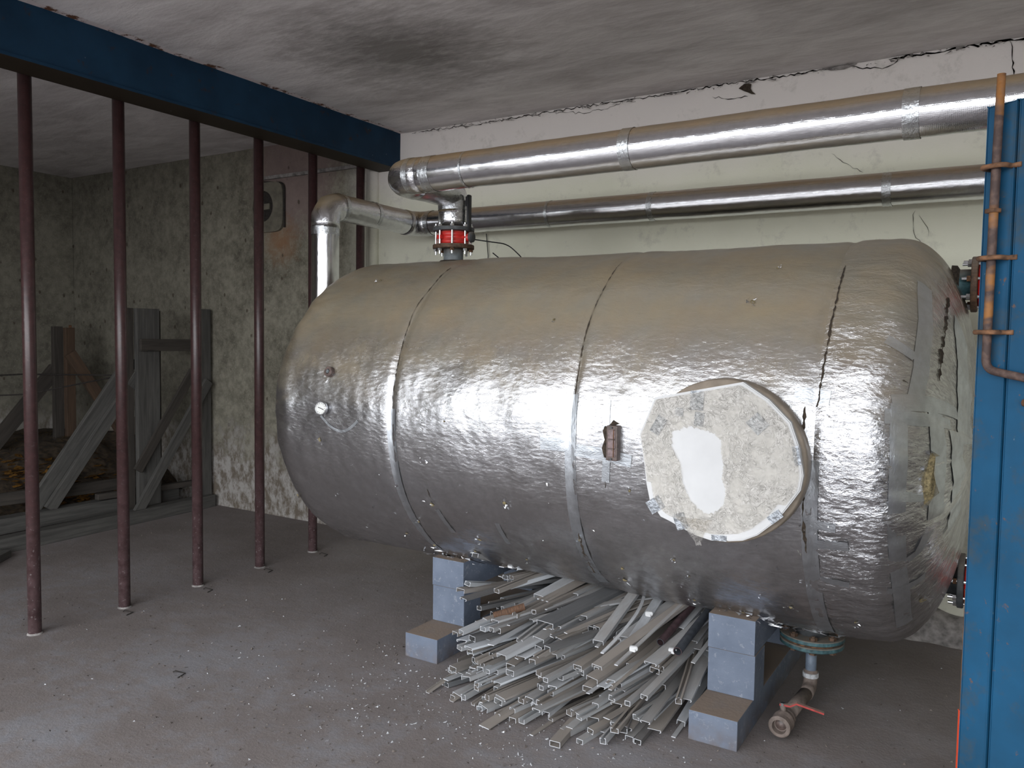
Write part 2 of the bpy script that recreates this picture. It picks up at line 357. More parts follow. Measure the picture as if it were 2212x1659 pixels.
def struct(name, bm, mats, label=None, parent=None, smooth=False):
    o = link(name, bm, mats, parent, smooth)
    if parent is None: o['kind'] = 'structure'
    if label: o['label'] = label
    return o
def localize(root):
    "children were modelled in world coordinates: shift them under the root"
    bpy.context.view_layer.update()
    mi = Matrix.Translation(-root.location)
    for c in root.children:
        c.data.transform(mi)
        for d in c.children: d.data.transform(mi)
def box(x0, x1, y0, y1, z0, z1, bev=0, bm=None):
    own = bm is None; bm = bm or bmesh.new()
    r = bmesh.ops.create_cube(bm, size=1)
    for v in r['verts']: v.co = Vector((x0 + (v.co.x + .5) * (x1 - x0), y0 + (v.co.y + .5) * (y1 - y0), z0 + (v.co.z + .5) * (z1 - z0)))
    if bev:
        es = list({e for v in r['verts'] for e in v.link_edges}); bmesh.ops.bevel(bm, geom=es, offset=bev, segments=2, affect='EDGES', profile=.6)
    return bm
def obox(c, ax, ay, az, sx, sy, sz, bev=0, bm=None):
    bm = bm or bmesh.new(); r = bmesh.ops.create_cube(bm, size=1); c = Vector(c)
    for v in r['verts']: v.co = c + Vector(ax) * v.co.x * sx + Vector(ay) * v.co.y * sy + Vector(az) * v.co.z * sz
    if bev:
        es = list({e for v in r['verts'] for e in v.link_edges}); bmesh.ops.bevel(bm, geom=es, offset=bev, segments=2, affect='EDGES')
    return bm
def frame(d):
    d = Vector(d).normalized(); a = Vector((0, 0, 1)) if abs(d.z) < .9 else Vector((0, 1, 0))
    x = a.cross(d).normalized(); return x, d.cross(x)
def cyl(p0, p1, r0, r1=None, seg=32, bm=None, caps=True, bev=0):
    bm = bm or bmesh.new(); r1 = r0 if r1 is None else r1; p0, p1 = Vector(p0), Vector(p1); x, y = frame(p1 - p0)
    A = [bm.verts.new(p0 + (x * math.cos(2 * PI * i / seg) + y * math.sin(2 * PI * i / seg)) * r0) for i in range(seg)]
    B = [bm.verts.new(p1 + (x * math.cos(2 * PI * i / seg) + y * math.sin(2 * PI * i / seg)) * r1) for i in range(seg)]
    for i in range(seg): bm.faces.new((A[i], A[(i + 1) % seg], B[(i + 1) % seg], B[i]))
    if caps:
        bm.faces.new(A[::-1]); bm.faces.new(B)
    return bm
def lathe(p, d, prof, seg=40, bm=None, closed=False):
    "prof: (distance along d, radius)"
    bm = bm or bmesh.new(); p = Vector(p); d = Vector(d).normalized(); x, y = frame(d); rings = []
    for t, r in prof:
        rings.append([bm.verts.new(p + d * t + (x * math.cos(2 * PI * i / seg) + y * math.sin(2 * PI * i / seg)) * max(r, 1e-4)) for i in range(seg)])
    n = len(rings)
    for k in range(n if closed else n - 1):
        A, B = rings[k], rings[(k + 1) % n]
        for i in range(seg): bm.faces.new((A[i], A[(i + 1) % seg], B[(i + 1) % seg], B[i]))
    return bm
def round_path(pts, rad, n=8):
    out = [Vector(pts[0])]
    for i in range(1, len(pts) - 1):
        a, b, c = Vector(pts[i - 1]), Vector(pts[i]), Vector(pts[i + 1]); r = rad[i] if hasattr(rad, '__len__') else rad
        u = (a - b).normalized(); v = (c - b).normalized()
        for k in range(n + 1):
            t = k / n; p = b + u * r * (1 - t) ** 2 + v * r * t ** 2; out.append(p)
    out.append(Vector(pts[-1])); return out
def tube(path, r, seg=32, lump=0, caps=True, uvm=True, step=None, ls=4.0, seed=0):
    "swept tube with metre uvs and optional lumpiness"
    pts = [Vector(p) for p in path]
    if step:
        q = [pts[0]]
        for a, b in zip(pts, pts[1:]):
            n = max(1, int((b - a).length / step))
            for k in range(1, n + 1): q.append(a.lerp(b, k / n))
        pts = q
    T = []
    for i in range(len(pts)):
        a = pts[max(0, i - 1)]; b = pts[min(len(pts) - 1, i + 1)]; T.append((b - a).normalized())
    x, y = frame(T[0]); bm = bmesh.new(); uvl = bm.loops.layers.uv.new('UVMap'); rings = []; s = 0; ss = []
    for i, p in enumerate(pts):
        if i:
            qn = T[i - 1].rotation_difference(T[i]); x = qn @ x; y = qn @ y; s += (p - pts[i - 1]).length
        ring = []
        for k in range(seg):
            a = 2 * PI * k / seg; dv = x * math.cos(a) + y * math.sin(a); rr = r
            if lump: rr += lump * (noise.noise((p + dv * r) * ls + Vector((seed, 0, 0))) + .5 * noise.noise((p + dv * r) * ls * 3.3))
            ring.append(bm.verts.new(p + dv * rr))
        rings.append(ring); ss.append(s)
    for i in range(len(rings) - 1):
        for k in range(seg):
            f = bm.faces.new((rings[i][k], rings[i][(k + 1) % seg], rings[i + 1][(k + 1) % seg], rings[i + 1][k]))
            c = 2 * PI * r / seg
            for lp, u, v in zip(f.loops, (ss[i], ss[i], ss[i + 1], ss[i + 1]), (k, k + 1, k + 1, k)): lp[uvl].uv = (u, v * c)
    if caps: bm.faces.new(rings[0][::-1]); bm.faces.new(rings[-1])
    return bm
def hexnut(p, d, r, h, bm): return cyl(p, Vector(p) + Vector(d) * h, r, seg=6, bm=bm)

# ---------------------------------------------------------------- room shell
XL, XR, YB, YF = -8.59, 4.6, 4.95, -1.3; ZC, ZC2 = 3.178, 3.245
def grid_wall(f, nu, nv, amp=.004, sc=3.0):
    bm = bmesh.new(); V = [[bm.verts.new(f(i / nu, j / nv)) for j in range(nv + 1)] for i in range(nu + 1)]
    for i in range(nu):
        for j in range(nv): bm.faces.new((V[i][j], V[i + 1][j], V[i + 1][j + 1], V[i][j + 1]))
    bm.normal_update(); n0 = {v: v.normal.copy() for v in bm.verts}
    for v in bm.verts: v.co += n0[v] * (amp * noise.noise(v.co * sc) + amp * .5 * noise.noise(v.co * sc * 3))
    return bm
floor = struct('floor', box(XL - .3, XR + .3, YF - .3, YB + .3, -.2, 0), 'floor', 'dusty grey-brown concrete floor with bluish patches')
struct('wall_back', grid_wall(lambda u, v: Vector((XL - .1 + u * (XR + .2 - XL), YB + .004, -.05 + v * 3.4)), 150, 50), 'wall', 'limewashed back wall behind the tank, mottled and peeling at the left', smooth=True)
struct('wall_back_core', box(XL - .1, XR + .1, YB + .03, YB + .3, -.05, 3.4), 'facade', 'solid core of the back wall').name = 'trim_1'
struct('wall_left', grid_wall(lambda u, v: Vector((XL, YF - .1 + u * (YB + .1 - YF), -.05 + v * 3.4)), 50, 40), 'wall', 'dim dirty left wall of the barred bay', smooth=True)
struct('wall_left_light_stop', box(XL - .3, XL - .02, YF - .3, YB + .3, -.05, 3.4), 'facade', 'solid backing added behind the left wall to stop stray light').name = 'trim_5'  # added behind the thin wall sheet so no sky light leaks in
struct('wall_right', box(XR, XR + .2, YF - .1, YB + .1, -.05, 3.4), 'wall', 'right wall hidden behind the blue door')
DX0, DX1, DZ = -5.2, 2.8, 3.08
fm = bmesh.new(); box(XL - .1, DX0, YF - .3, YF, -.05, 3.4, bm=fm); box(DX1, XR + .2, YF - .3, YF, -.05, 3.4, bm=fm); box(DX0, DX1, YF - .3, YF, DZ, 3.4, bm=fm)
struct('wall_front', fm, 'facade', 'front wall around the wide open doorway')
cb = grid_wall(lambda u, v: Vector((-4.2 + u * (XR + .3 + 4.2), YF - .1 + (1 - v) * (YB + .1 - YF), ZC)), 120, 70, .006, 1.6)
struct('ceiling', cb, 'ceil', 'whitewashed ceiling with a sooty smudge, rusty peeling edge by the beam', smooth=True)
cb = grid_wall(lambda u, v: Vector((XL - .1 + u * (-4.2 + .1 - XL), YF - .1 + (1 - v) * (YB + .1 - YF), ZC2)), 60, 50, .006, 1.6)
struct('ceiling_bay', cb, 'ceil', 'darker ceiling above the barred bay, left of the beam', smooth=True).name = 'ceiling_left'
struct('roof', box(XL - .2, XR + .3, YF - .3, YB + .3, 3.33, 3.45), 'facade', 'roof slab').name = 'trim_2'
struct('ground', box(-30, 30, -40, YF - .3, -.15, -.02), 'ground', 'asphalt yard outside the doorway').name = 'floor_outside'

# plastered ridge in the back-left, ledge over the fan opening
struct('plaster_ridge', tube([(-4.36, YB - .005, 0.02), (-4.36, YB - .005, 3.2)], .055, 16, lump=.006, step=.06), 'wall', 'rounded vertical plaster ridge on the back wall by the beam', smooth=True).name = 'trim_3'
struct('ledge', box(-5.72, -4.42, YB - .02, YB + .02, 2.955, 2.985, .004), 'plaster_rubble', 'thin plaster ledge above the vent opening').name = 'trim_4'

def ribbon(pts, widths, depth_axis, name='crack_shade'):
    "thin jagged solid strip on the wall (pts in x,z at y)"
    bm = bmesh.new(); y0 = YB + .006
    L = []; R = []
    P = [];
    for (x0, z0), (x1, z1) in zip(pts, pts[1:]):
        n = max(2, int(math.hypot(x1 - x0, z1 - z0) / .02))
        for k in range(n): P.append((x0 + (x1 - x0) * k / n, z0 + (z1 - z0) * k / n))
    P.append(pts[-1]); N = len(P)
    for i, (x, z) in enumerate(P):
        a = P[max(0, i - 1)]; b = P[min(N - 1, i + 1)]; dx, dz = b[0] - a[0], b[1] - a[1]; d = math.hypot(dx, dz) or 1
        nx, nz = -dz / d, dx / d; j = U(-.008, .008); wd = widths * U(.25, 1.5) * (.3 if i in (0, N - 1) else 1)
        L.append(bm.verts.new((x + nx * (j + wd), y0 - .009, z + nz * (j + wd)))); R.append(bm.verts.new((x + nx * (j - wd), y0 - .009, z + nz * (j - wd))))
    for i in range(N - 1): bm.faces.new((L[i], R[i], R[i + 1], L[i + 1]))
    bmesh.ops.solidify(bm, geom=bm.faces[:], thickness=.006)
    return bm
wb = bpy.data.objects['wall_back']
for pts, wd in [([(-.063, 3.176), (-.04, 3.114), (-.036, 2.99)], .0045), ([(-.914, 2.678), (-.88, 2.665), (-.824, 2.617), (-.737, 2.564)], .002),
                ([(-.47, 2.331), (-.479, 2.244), (-.441, 2.166), (-.416, 2.102)], .002), ([(-.45, 2.3), (-.41, 2.26), (-.395, 2.19)], .0015),
                ([(-3.907, 3.172), (-3.497, 3.158), (-3.095, 3.162), (-2.721, 3.165), (-2.204, 3.168), (-1.887, 3.165), (-1.7, 3.168)], .004),
                ([(-1.7, 3.17), (-1.5, 3.172), (-1.283, 3.168), (-1.175, 3.165), (-1.07, 3.17), (-.845, 3.172)], .005),
                ([(-.86, 3.172), (-.76, 3.14), (-.66, 3.13), (-.604, 3.143), (-.575, 3.172)], .0035),
                ([(-.62, 3.172), (-.402, 3.171), (0.1, 3.172), (.3, 3.17)], .008), ([(-2.75, 3.16), (-2.5, 3.125), (-2.35, 3.13), (-2.2, 3.165)], .002),
                ([(-1.62, 3.10), (-1.5, 3.08), (-1.4, 3.075)], .003)]:
    link('crack_shade', ribbon(pts, wd * .6, 'y'), 'dark_gap', wb)  # flat dark strips paint the shade of cracks; wall stays uncut
def patch_fan(cx, cz, pts, y, th, mat, name, parent, label=None):
    bm = bmesh.new(); vs_ = [bm.verts.new((x, y, z)) for x, z in pts]; bm.faces.new(vs_)
    bmesh.ops.recalc_face_normals(bm, faces=bm.faces[:]); bmesh.ops.solidify(bm, geom=bm.faces[:], thickness=th)
    o = link(name, bm, mat, parent)
    if label: o['label'] = label
    return o
patch_fan(0, 0, [(-1.455, 3.13), (-1.44, 3.142), (-1.425, 3.150), (-1.405, 3.158), (-1.392, 3.150), (-1.38, 3.145), (-1.383, 3.12), (-1.372, 3.10), (-1.352, 3.082), (-1.375, 3.086), (-1.40, 3.10), (-1.425, 3.112), (-1.44, 3.122)], YB - .006, .004, 'dark_gap', 'missing_plaster', wb, 'dark spall with a fan of cobweb under the ceiling edge')
patch_fan(0, 0, [(-.98, 3.172), (-.93, 3.155), (-.86, 3.15), (-.80, 3.165), (-.79, 3.172)], YB - .006, .003, 'plaster_rubble', 'missing_plaster', wb)
# small hanging flakes of whitewash at the ceiling joint
bmf = bmesh.new()
for k in range(260):
    x = U(-3.95, .3); 
    for q in range(1):
        a = U(.008, .03); c = Vector((x, YB - .02 - U(0, .02), 3.165 - U(0, .02)))
        v = [bmf.verts.new(c + Vector((U(-a, a), U(-.01, .01), U(-a * .4, a * .4)))) for _ in range(3)]; bmf.faces.new(v)
bmesh.ops.solidify(bmf, geom=bmf.faces[:], thickness=.0015)
fl_ = link('plaster_flake', bmf, 'plaster_white', wb); fl_['kind'] = 'stuff'
# crumbling foot of the wall at the right
bmr = grid_wall(lambda u, v: Vector((-1.2 + u * 2.4, YB - .002 - .15 * math.sqrt(max(0, 1 - v)), v * .24)), 90, 14, .0, 3)
for v in bmr.verts:
    k = noise.noise(v.co * 11) * .02 + noise.noise(v.co * 30) * .008; t = min(1, max(0, (v.co.x + 1.2) / .4)); v.co.y += (k) * (1 if v.co.y < YB - .01 else 0); v.co.z *= (.75 + .4 * noise.noise(Vector((v.co.x * 3, 0, 0)))) ; v.co.y = YB - (YB - v.co.y) * (.25 + .75 * t)
struct('wall_foot', bmr, 'plaster_rubble', 'crumbling grey plaster foot along the back wall under the tank', smooth=True).name = 'baseboard_back'

# vent opening plate with round hole and bar
def vent():
    root = thing('ventilation_opening', 'grimy rounded plate with a round dark hole, high on the back wall behind the bars', 'vent', (-5.56, YB, 2.72))
    bm = bmesh.new(); N = 48; cx, cz, R = -5.62, 2.725, .135; px, pz, hx, hz = -5.565, 2.715, .195, .215
    A = []; B = []
    for i in range(N):
        a = 2 * PI * i / N; c, s = math.cos(a), math.sin(a); k = (abs(c) ** 5 + abs(s) ** 5) ** (-1 / 5)
        A.append((px + hx * c * k, pz + hz * s * k)); B.append((cx + R * c * .95, cz + R * s))
    def ring(pts, y): return [bm.verts.new((x, y, z)) for x, z in pts]
    a0, a1 = ring(A, YB + .01), ring(A, YB - .02); b1, b0 = ring(B, YB - .02), ring(B, YB - .001)
    for p, q in ((a0, a1), (a1, b1), (b1, b0)):
        for i in range(N): bm.faces.new((p[i], p[(i + 1) % N], q[(i + 1) % N], q[i]))
    bmesh.ops.recalc_face_normals(bm, faces=bm.faces[:])
    link('plate', bm, 'fan_plate', root)
    link('hole_shade_disc', lathe((cx, YB - .003, cz), (0, -1, 0), [(0, .001), (0, .128), (.010, .130), (.010, .132)], 40), 'soot', root)  # black disc closes the hole and paints its dark depth
    link('fan_hub', box(cx - .02, cx + .085, YB - .022, YB - .006, cz - .03, cz + .022, .003), 'fan_plate', root)
    link('rim', tube(round_path([(px + hx + .012, YB - .012, pz - hz + .03), (px + hx + .012, YB - .012, pz + hz - .02), (px - hx + .1, YB - .012, pz + hz + .012)], .06), .008, 8), 'soot', root)
    localize(root)
vent()

# ---------------------------------------------------------------- beam over the bars
bmb = box(-4.305, -4.092, YF + .01, YB + .02, 2.915, 3.24, 0); box(-4.305, -4.078, YF + .01, YB + .02, 2.90, 2.918, .003, bm=bmb)
tag(link('steel_beam', bmb, 'beam'), 'dark blue painted steel beam running along the ceiling above the vertical bars', 'beam')

# ---------------------------------------------------------------- six vertical bars
bar_lab = ['maroon round steel bar, leftmost and nearest of the six under the blue beam', 'second maroon steel bar from the left, in front of the grey timber brace',
           'third maroon steel bar from the left, passing before the tall timber post', 'fourth maroon steel bar from the left, in front of the vent opening',
           'fifth maroon steel bar from the left, its top beside the lower foil elbow', 'sixth maroon steel bar, nearest the back wall, mostly hidden by the tank']
for i, y in enumerate((2.262, 2.772, 3.274, 3.774, 4.27, 4.775)):
    bm = cyl((-4.339, y, 0), (-4.339, y, 3.0), .0325, seg=28, caps=True)
    o = tag(link('steel_bar', bm, 'bar', smooth=True), bar_lab[i], 'bar', 'vertical bars under the beam')
    link('weld_collar', lathe((-4.339, y, 0), (0, 0, 1), [(0, .039), (.004, .037), (.009, .033)], 24), 'plaster_rubble', o)

# ---------------------------------------------------------------- tank
Yc, Zc, R0 = 3.77, 1.203, .832
tXL, tdL, tnL, tXR, tdR, tnR = -3.17, .43, 1.9, -.4, .3, 2.3
def rad(X):
    if X < tXL: t = min(1, (tXL - X) / tdL); return R0 * max(0, 1 - t ** tnL) ** (1 / tnL)
    if X > tXR: t = min(1, (X - tXR) / tdR); return R0 * max(0, 1 - t ** tnR) ** (1 / tnR)
    return R0
def sm(a, b, x): t = min(1, max(0, (x - a) / (b - a))); return t * t * (3 - 2 * t)
SEAMS = (-2.475, -1.525, -.565)
def surf(X, a, off=0.0):
    r = rad(X); d = Vector((0, -math.cos(a), math.sin(a))); p = Vector((X, d.y, d.z)); q = Vector((X * 1.0, d.y * R0, d.z * R0))
    l = .010 * noise.noise(q * 1.7) + .0045 * noise.noise(q * 5.1 + Vector((9, 0, 0)))
    edge = max(sm(-2.9, -3.3, X), sm(-.75, -.35, X))
    # folds running across the rounded shoulders
    l += edge * .0042 * (abs(noise.noise(Vector((X * 5, a * 9, 3)))) * 2 - .4) + edge * .006 * noise.noise(Vector((X * 9 + a * 3, a * 7, 7)))
    l += .0014 * noise.noise(Vector((X * 22, a * 11, 1)))
    lowf = max(0, -d.z) * sm(-3.2, -2.8, X)
    l -= lowf * .0035 * max(0, 1 - 5 * abs(noise.noise(Vector((X * 7 + a * 6, a * 5 - X * 4, 11)))))
    for s_ in SEAMS: l -= .007 * math.exp(-((X - s_ - .012 * noise.noise(Vector((a * 3, s_, 0)))) / .02) ** 2)
    # sag of the blanket under the right half
    l += .022 * sm(-1.9, -1.2, X) * (1 - sm(-.6, -.2, X)) * max(0, -d.z) ** 3
    k = min(1, r / .15); rr = r + (l + off) * k
    xo = 0
    if X > tXR: xo = (l + off) * sm(tXR, tXR + tdR, X)
    if X < tXL: xo = -(l + off) * sm(tXL, tXL - tdL, X)
    return Vector((X + xo, Yc + d.y * rr, Zc + d.z * rr))
tank = thing('insulated_tank', 'large horizontal cylindrical tank wrapped in dusty silver foil insulation, on block supports', 'tank', (-1.9, Yc, .38))
def blanket(x0, x1, mat):
    xs = []
    if x0 < tXL: xs += [tXL - tdL * math.sin(t) for t in np.linspace(PI / 2, 0.03, 40)]; 
    a0 = max(x0, tXL); a1 = min(x1, tXR); n = int((a1 - a0) / .012); xs += list(np.linspace(a0, a1, n))
    if x1 > tXR: xs += [tXR + tdR * math.sin(t) for t in np.linspace(.03, PI / 2, 40)]
    NA = 340; bm = bmesh.new(); uvl = bm.loops.layers.uv.new('UVMap'); rings = []; s = 0; us = []
    for i, X in enumerate(xs):
        if i: s += math.hypot(X - xs[i - 1], rad(X) - rad(xs[i - 1]))
        us.append(s); rings.append([bm.verts.new(surf(X, 2 * PI * k / NA)) for k in range(NA)])
    for i in range(len(xs) - 1):
        for k in range(NA):
            f = bm.faces.new((rings[i][k], rings[i + 1][k], rings[i + 1][(k + 1) % NA], rings[i][(k + 1) % NA])); c = 2 * PI * R0 / NA
            for lp, u, v in zip(f.loops, (us[i], us[i + 1], us[i + 1], us[i]), (k, k, k + 1, k + 1)): lp[uvl].uv = (u + x0, v * c)
    return bm
for x0, x1, mt, lb in ((tXL - tdL, SEAMS[0], 'foil_tank', 'crinkled foil blanket over the domed left end'), (SEAMS[0], SEAMS[1], 'foil_tank', None), (SEAMS[1], SEAMS[2], 'foil_tank', None), (SEAMS[2], tXR + tdR, 'foil_crumpled', 'crumpled, taped foil blanket over the right end')):
    o = link('insulation_blanket', blanket(x0, x1, mt), mt, tank, smooth=True)
    if lb: o['label'] = lb
D2R = PI / 180
def tape(pts, wdt, name='foil_tape', mat='tape', off=.0022, ragged=0.0, par=None):
    "strip following the tank surface; pts are (X, angle in degrees)"
    P = []
    for (x0, a0), (x1, a1) in zip(pts, pts[1:]):
        n = max(2, int(math.hypot(x1 - x0, (a1 - a0) * D2R * R0) / .012))
        for k in range(n): P.append((x0 + (x1 - x0) * k / n, (a0 + (a1 - a0) * k / n) * D2R))
    P.append((pts[-1][0], pts[-1][1] * D2R)); N = len(P); m = max(2, int(wdt / .01)); bm = bmesh.new(); uvl = bm.loops.layers.uv.new('UVMap'); rows = []
    for i, (X, a) in enumerate(P):
        q = P[max(0, i - 1)]; b = P[min(N - 1, i + 1)]; dx, da = b[0] - q[0], (b[1] - q[1]) * R0; d = math.hypot(dx, da) or 1; nx, na = -da / d, dx / d
        rg_ = (.25 + 1.1 * abs(noise.noise(Vector((X * 31 + 7, a * 23, 3)))) * 2) if ragged else 1
        j = ragged * (noise.noise(Vector((X * 40, a * 40, 5))) + U(-.4, .4)); j2 = ragged * (noise.noise(Vector((X * 40, a * 40, 15))) + U(-.4, .4))
        if ragged and i in (0, N - 1): e = .1
        else: e = 1
        row = []
        for k in range(m + 1):
            t = (k / m - .5) * wdt * e * rg_ + (j if k == 0 else 0) + (j2 if k == m else 0)
            row.append(bm.verts.new(surf(min(tXR + tdR - .002, max(tXL - tdL + .002, X + nx * t)), a + na * t / R0, off + .0012 * noise.noise(Vector((X * 60, a * 50, k))))))
        rows.append(row)
    for i in range(N - 1):
        for k in range(m):
            f = bm.faces.new((rows[i][k], rows[i][k + 1], rows[i + 1][k + 1], rows[i + 1][k]))
            for lp, u, v in zip(f.loops, (i, i, i + 1, i + 1), (k, k + 1, k + 1, k)): lp[uvl].uv = (u * .012, v * .01)
    # every face outwards
    bm.normal_update(); c = Vector((P[0][0], Yc, Zc))
    if bm.faces[0 if True else 0:][0] if False else False: pass
    bm.faces.ensure_lookup_table(); f0 = bm.faces[0]
    if f0.normal.dot(f0.calc_center_median() - Vector((min(-.5, P[0][0]), Yc, Zc))) < 0: bmesh.ops.reverse_faces(bm, faces=bm.faces[:])
    return link(name, bm, mat, par or tank, smooth=not ragged)
for pts, wd in [([(-2.475, 4), (-2.47, -11), (-2.468, -25), (-2.46, -40), (-2.455, -58)], .05), ([(-1.524, 12), (-1.52, -2), (-1.525, -16), (-1.535, -33), (-1.54, -60)], .05),
                ([(-.572, -1), (-.577, -13), (-.581, -27), (-.579, -45), (-.576, -66)], .055), ([(-1.66, -2.4), (-1.54, -2.6)], .06), ([(-1.5, -3.9), (-1.377, -4.4), (-1.25, -5.6)], .05), ([(-1.358, -5), (-1.366, -12.3)], .034),
                ([(-1.365, 11), (-1.36, 3)], .03), ([(-2.279, -30), (-2.25, -41)], .028), ([(-1.949, -32), (-1.94, -42)], .026), ([(-.305, 14), (-.299, 0), (-.300, -17), (-.288, -40), (-.29, -55)], .05), ([(-.27, 52), (-.251, 38.5), (-.251, 24), (-.262, 16)], .045),
                ([(-.325, 14), (-.231, 15.5), (-.14, 17.5)], .06), ([(-.345, 10.8), (-.25, 11), (-.16, 12)], .05), ([(-.204, 14), (-.19, -1), (-.195, -19)], .04), ([(-.59, -17.1), (-.49, -17.6)], .035), ([(-.57, -23), (-.45, -22.3)], .035),
                ([(-.573, -34.4), (-.455, -34.9)], .03), ([(-.309, -29), (-.235, -26), (-.18, -15)], .028), ([(-.64, 15.1), (-.52, 14.3)], .05), ([(-.16, 55), (-.14, 42), (-.125, 25), (-.12, 5)], .04), ([(-.30, -8), (-.21, -10)], .035),
                ([(-.33, -36), (-.22, -37)], .03), ([(-.15, 10), (-.135, -10), (-.15, -30)], .03), ([(-.36, 30), (-.27, 27)], .035)]:
    tape(pts, wd)
tape([(-2.93 + .25 * t_, 1.5 - 6.5 * math.sin(PI * min(1, t_ * .8 + .08))) for t_ in np.linspace(0, 1, 12)], .014)
# split seams
for pts, wd in [([(-2.49, 66), (-2.483, 53), (-2.49, 42), (-2.478, 27), (-2.475, 17), (-2.477, 6)], .0045), ([(-1.526, 66), (-1.512, 46), (-1.517, 31), (-1.516, 22), (-1.515, 12)], .0055),
                ([(-.545, 57), (-.545, 43), (-.547, 30), (-.553, 20), (-.562, 12)], .010), ([(-.585, 4), (-.59, -2), (-.60, -14), (-.592, -26)], .008), ([(-.60, 12), (-.60, 6)], .009),
                ([(-.2, 58), (-.194, 46), (-.199, 34), (-.199, 24)], .010), ([(-.30, 20), (-.285, 19.5)], .008), ([(-.215, 22), (-.19, 20.5)], .006), ([(-1.532, -31), (-1.542, -40), (-1.545, -52)], .009), ([(-2.30, -22), (-2.295, -28)], .004), ([(-1.367, -12), (-1.368, -14)], .008)]:
    tape(pts, wd, 'split_seam', 'dark_gap', .003, ragged=.5 * wd)
# torn spots: wool plug plus bright lifted flakes
def torn(X, a, s):
    a *= D2R; bm = bmesh.new(); c = surf(X, a, .002); n = (surf(X, a, .05) - c).normalized(); t = Vector((1, 0, 0)); t = (t - n * t.dot(n)).normalized(); b = n.cross(t)
    N = 9; ring = [bm.verts.new(c + (t * math.cos(2 * PI * i / N) + b * math.sin(2 * PI * i / N)) * s * .62 * U(.4, 1.0) + n * .001) for i in range(N)]; cv = bm.verts.new(c + n * .008 * U(.3, 1))
    for i in range(N): bm.faces.new((ring[i], ring[(i + 1) % N], cv))
    o = link('wool_tear', bm, 'wool', tank)
    bm = bmesh.new()
    for k in range(random.randint(6, 11)):
        an = U(0, 2 * PI); p = c + (t * math.cos(an) + b * math.sin(an)) * s * U(.5, 1.5) + n * .003
        vs_ = [bm.verts.new(p + t * U(-1, 1) * s * .5 + b * U(-1, 1) * s * .4 + n * U(.0, .012)) for _ in range(3)]; bm.faces.new(vs_)
    bmesh.ops.solidify(bm, geom=bm.faces[:], thickness=.0008)
    link('foil_flake_glint', bm, 'flake', tank)['kind'] = 'stuff'
for X, a, s in [(-2.888, 14.9, .032), (-2.298, -28.4, .026), (-2.575, -46, .02), (-1.871, -23.2, .02), (-2.112, -42.8, .02), (-1.262, -14, .012), (-2.862, 56.5, .018), (-.849, 41.4, .02), (-1.689, 35.5, .013), (-1.113, -35.1, .012), (-.68, -48.6, .022),
                (-.228, -48.7, .04), (-2.161, 1.3, .012), (-2.95, -8.9, .025), (-.796, 56.2, .014), (-1.376, -44.1, .016), (-1.105, -57.5, .02), (-.819, -13, .012), (-2.435, -37.3, .014), (-1.069, -41.6, .01), (-3.27, -36, .03), (-1.54, -34, .016), (-2.45, -52, .02), (-2.2, -52, .02), (-1.4, -52, .025), (-1.9, -51, .015), (-.9, -60, .02), (-.45, -52, .02)]:
    torn(X, a, s)
# the big tear with yellow wool on the right end
bm = bmesh.new(); n = Vector((.35, -.93, 0)).normalized(); c = surf(-.215, -6 * D2R, .004)
prof_t = [(-.018, .10), (-.004, .115), (.018, .09), (.022, .0), (.016, -.05), (-.01, -.075), (-.04, -.07), (-.035, -.02), (-.02, .03)]
tt = Vector((.93, .35, 0)).normalized(); vsx = [bm.verts.new(c + tt * x + Vector((0, 0, 1)) * z) for x, z in prof_t]; cv = bm.verts.new(c + n * .018)
for i in range(len(vsx)): bm.faces.new((vsx[i], vsx[(i + 1) % len(vsx)], cv))
link('wool_tear', bm, 'wool', tank)['label'] = 'long yellow wool tear near the right end'
bm = bmesh.new()
for i in range(0, len(vsx) if False else 9):
    x, z = prof_t[i]; x2, z2 = prof_t[(i + 1) % 9]; p = c + tt * x + Vector((0, 0, z)); q = c + tt * x2 + Vector((0, 0, z2)); m = (p + q) / 2 + n * U(.01, .035) + (m_ := Vector((U(-.02, .02), 0, U(-.02, .02))))
    bm.faces.new([bm.verts.new(p), bm.verts.new(q), bm.verts.new(m)])
bmesh.ops.solidify(bm, geom=bm.faces[:], thickness=.001)
link('foil_flake_glint', bm, 'flake', tank)['kind'] = 'stuff'
# ragged foil hem on top of the two supports
for xs_ in (-2.42, -.93):
    bm = bmesh.new()
    for k in range(60):
        X = xs_ + U(-.14, .16); a = U(-57, -64) * D2R; c = surf(X, a, .004); c.y += U(-.03, .02); c.z += U(-.02, .005)
        bm.faces.new([bm.verts.new(c + Vector((U(-.03, .03), U(-.012, .012), U(-.008, .008)))) for _ in range(3)])
    bmesh.ops.solidify(bm, geom=bm.faces[:], thickness=.001); link('foil_hem', bm, 'flake', tank)['kind'] = 'stuff'
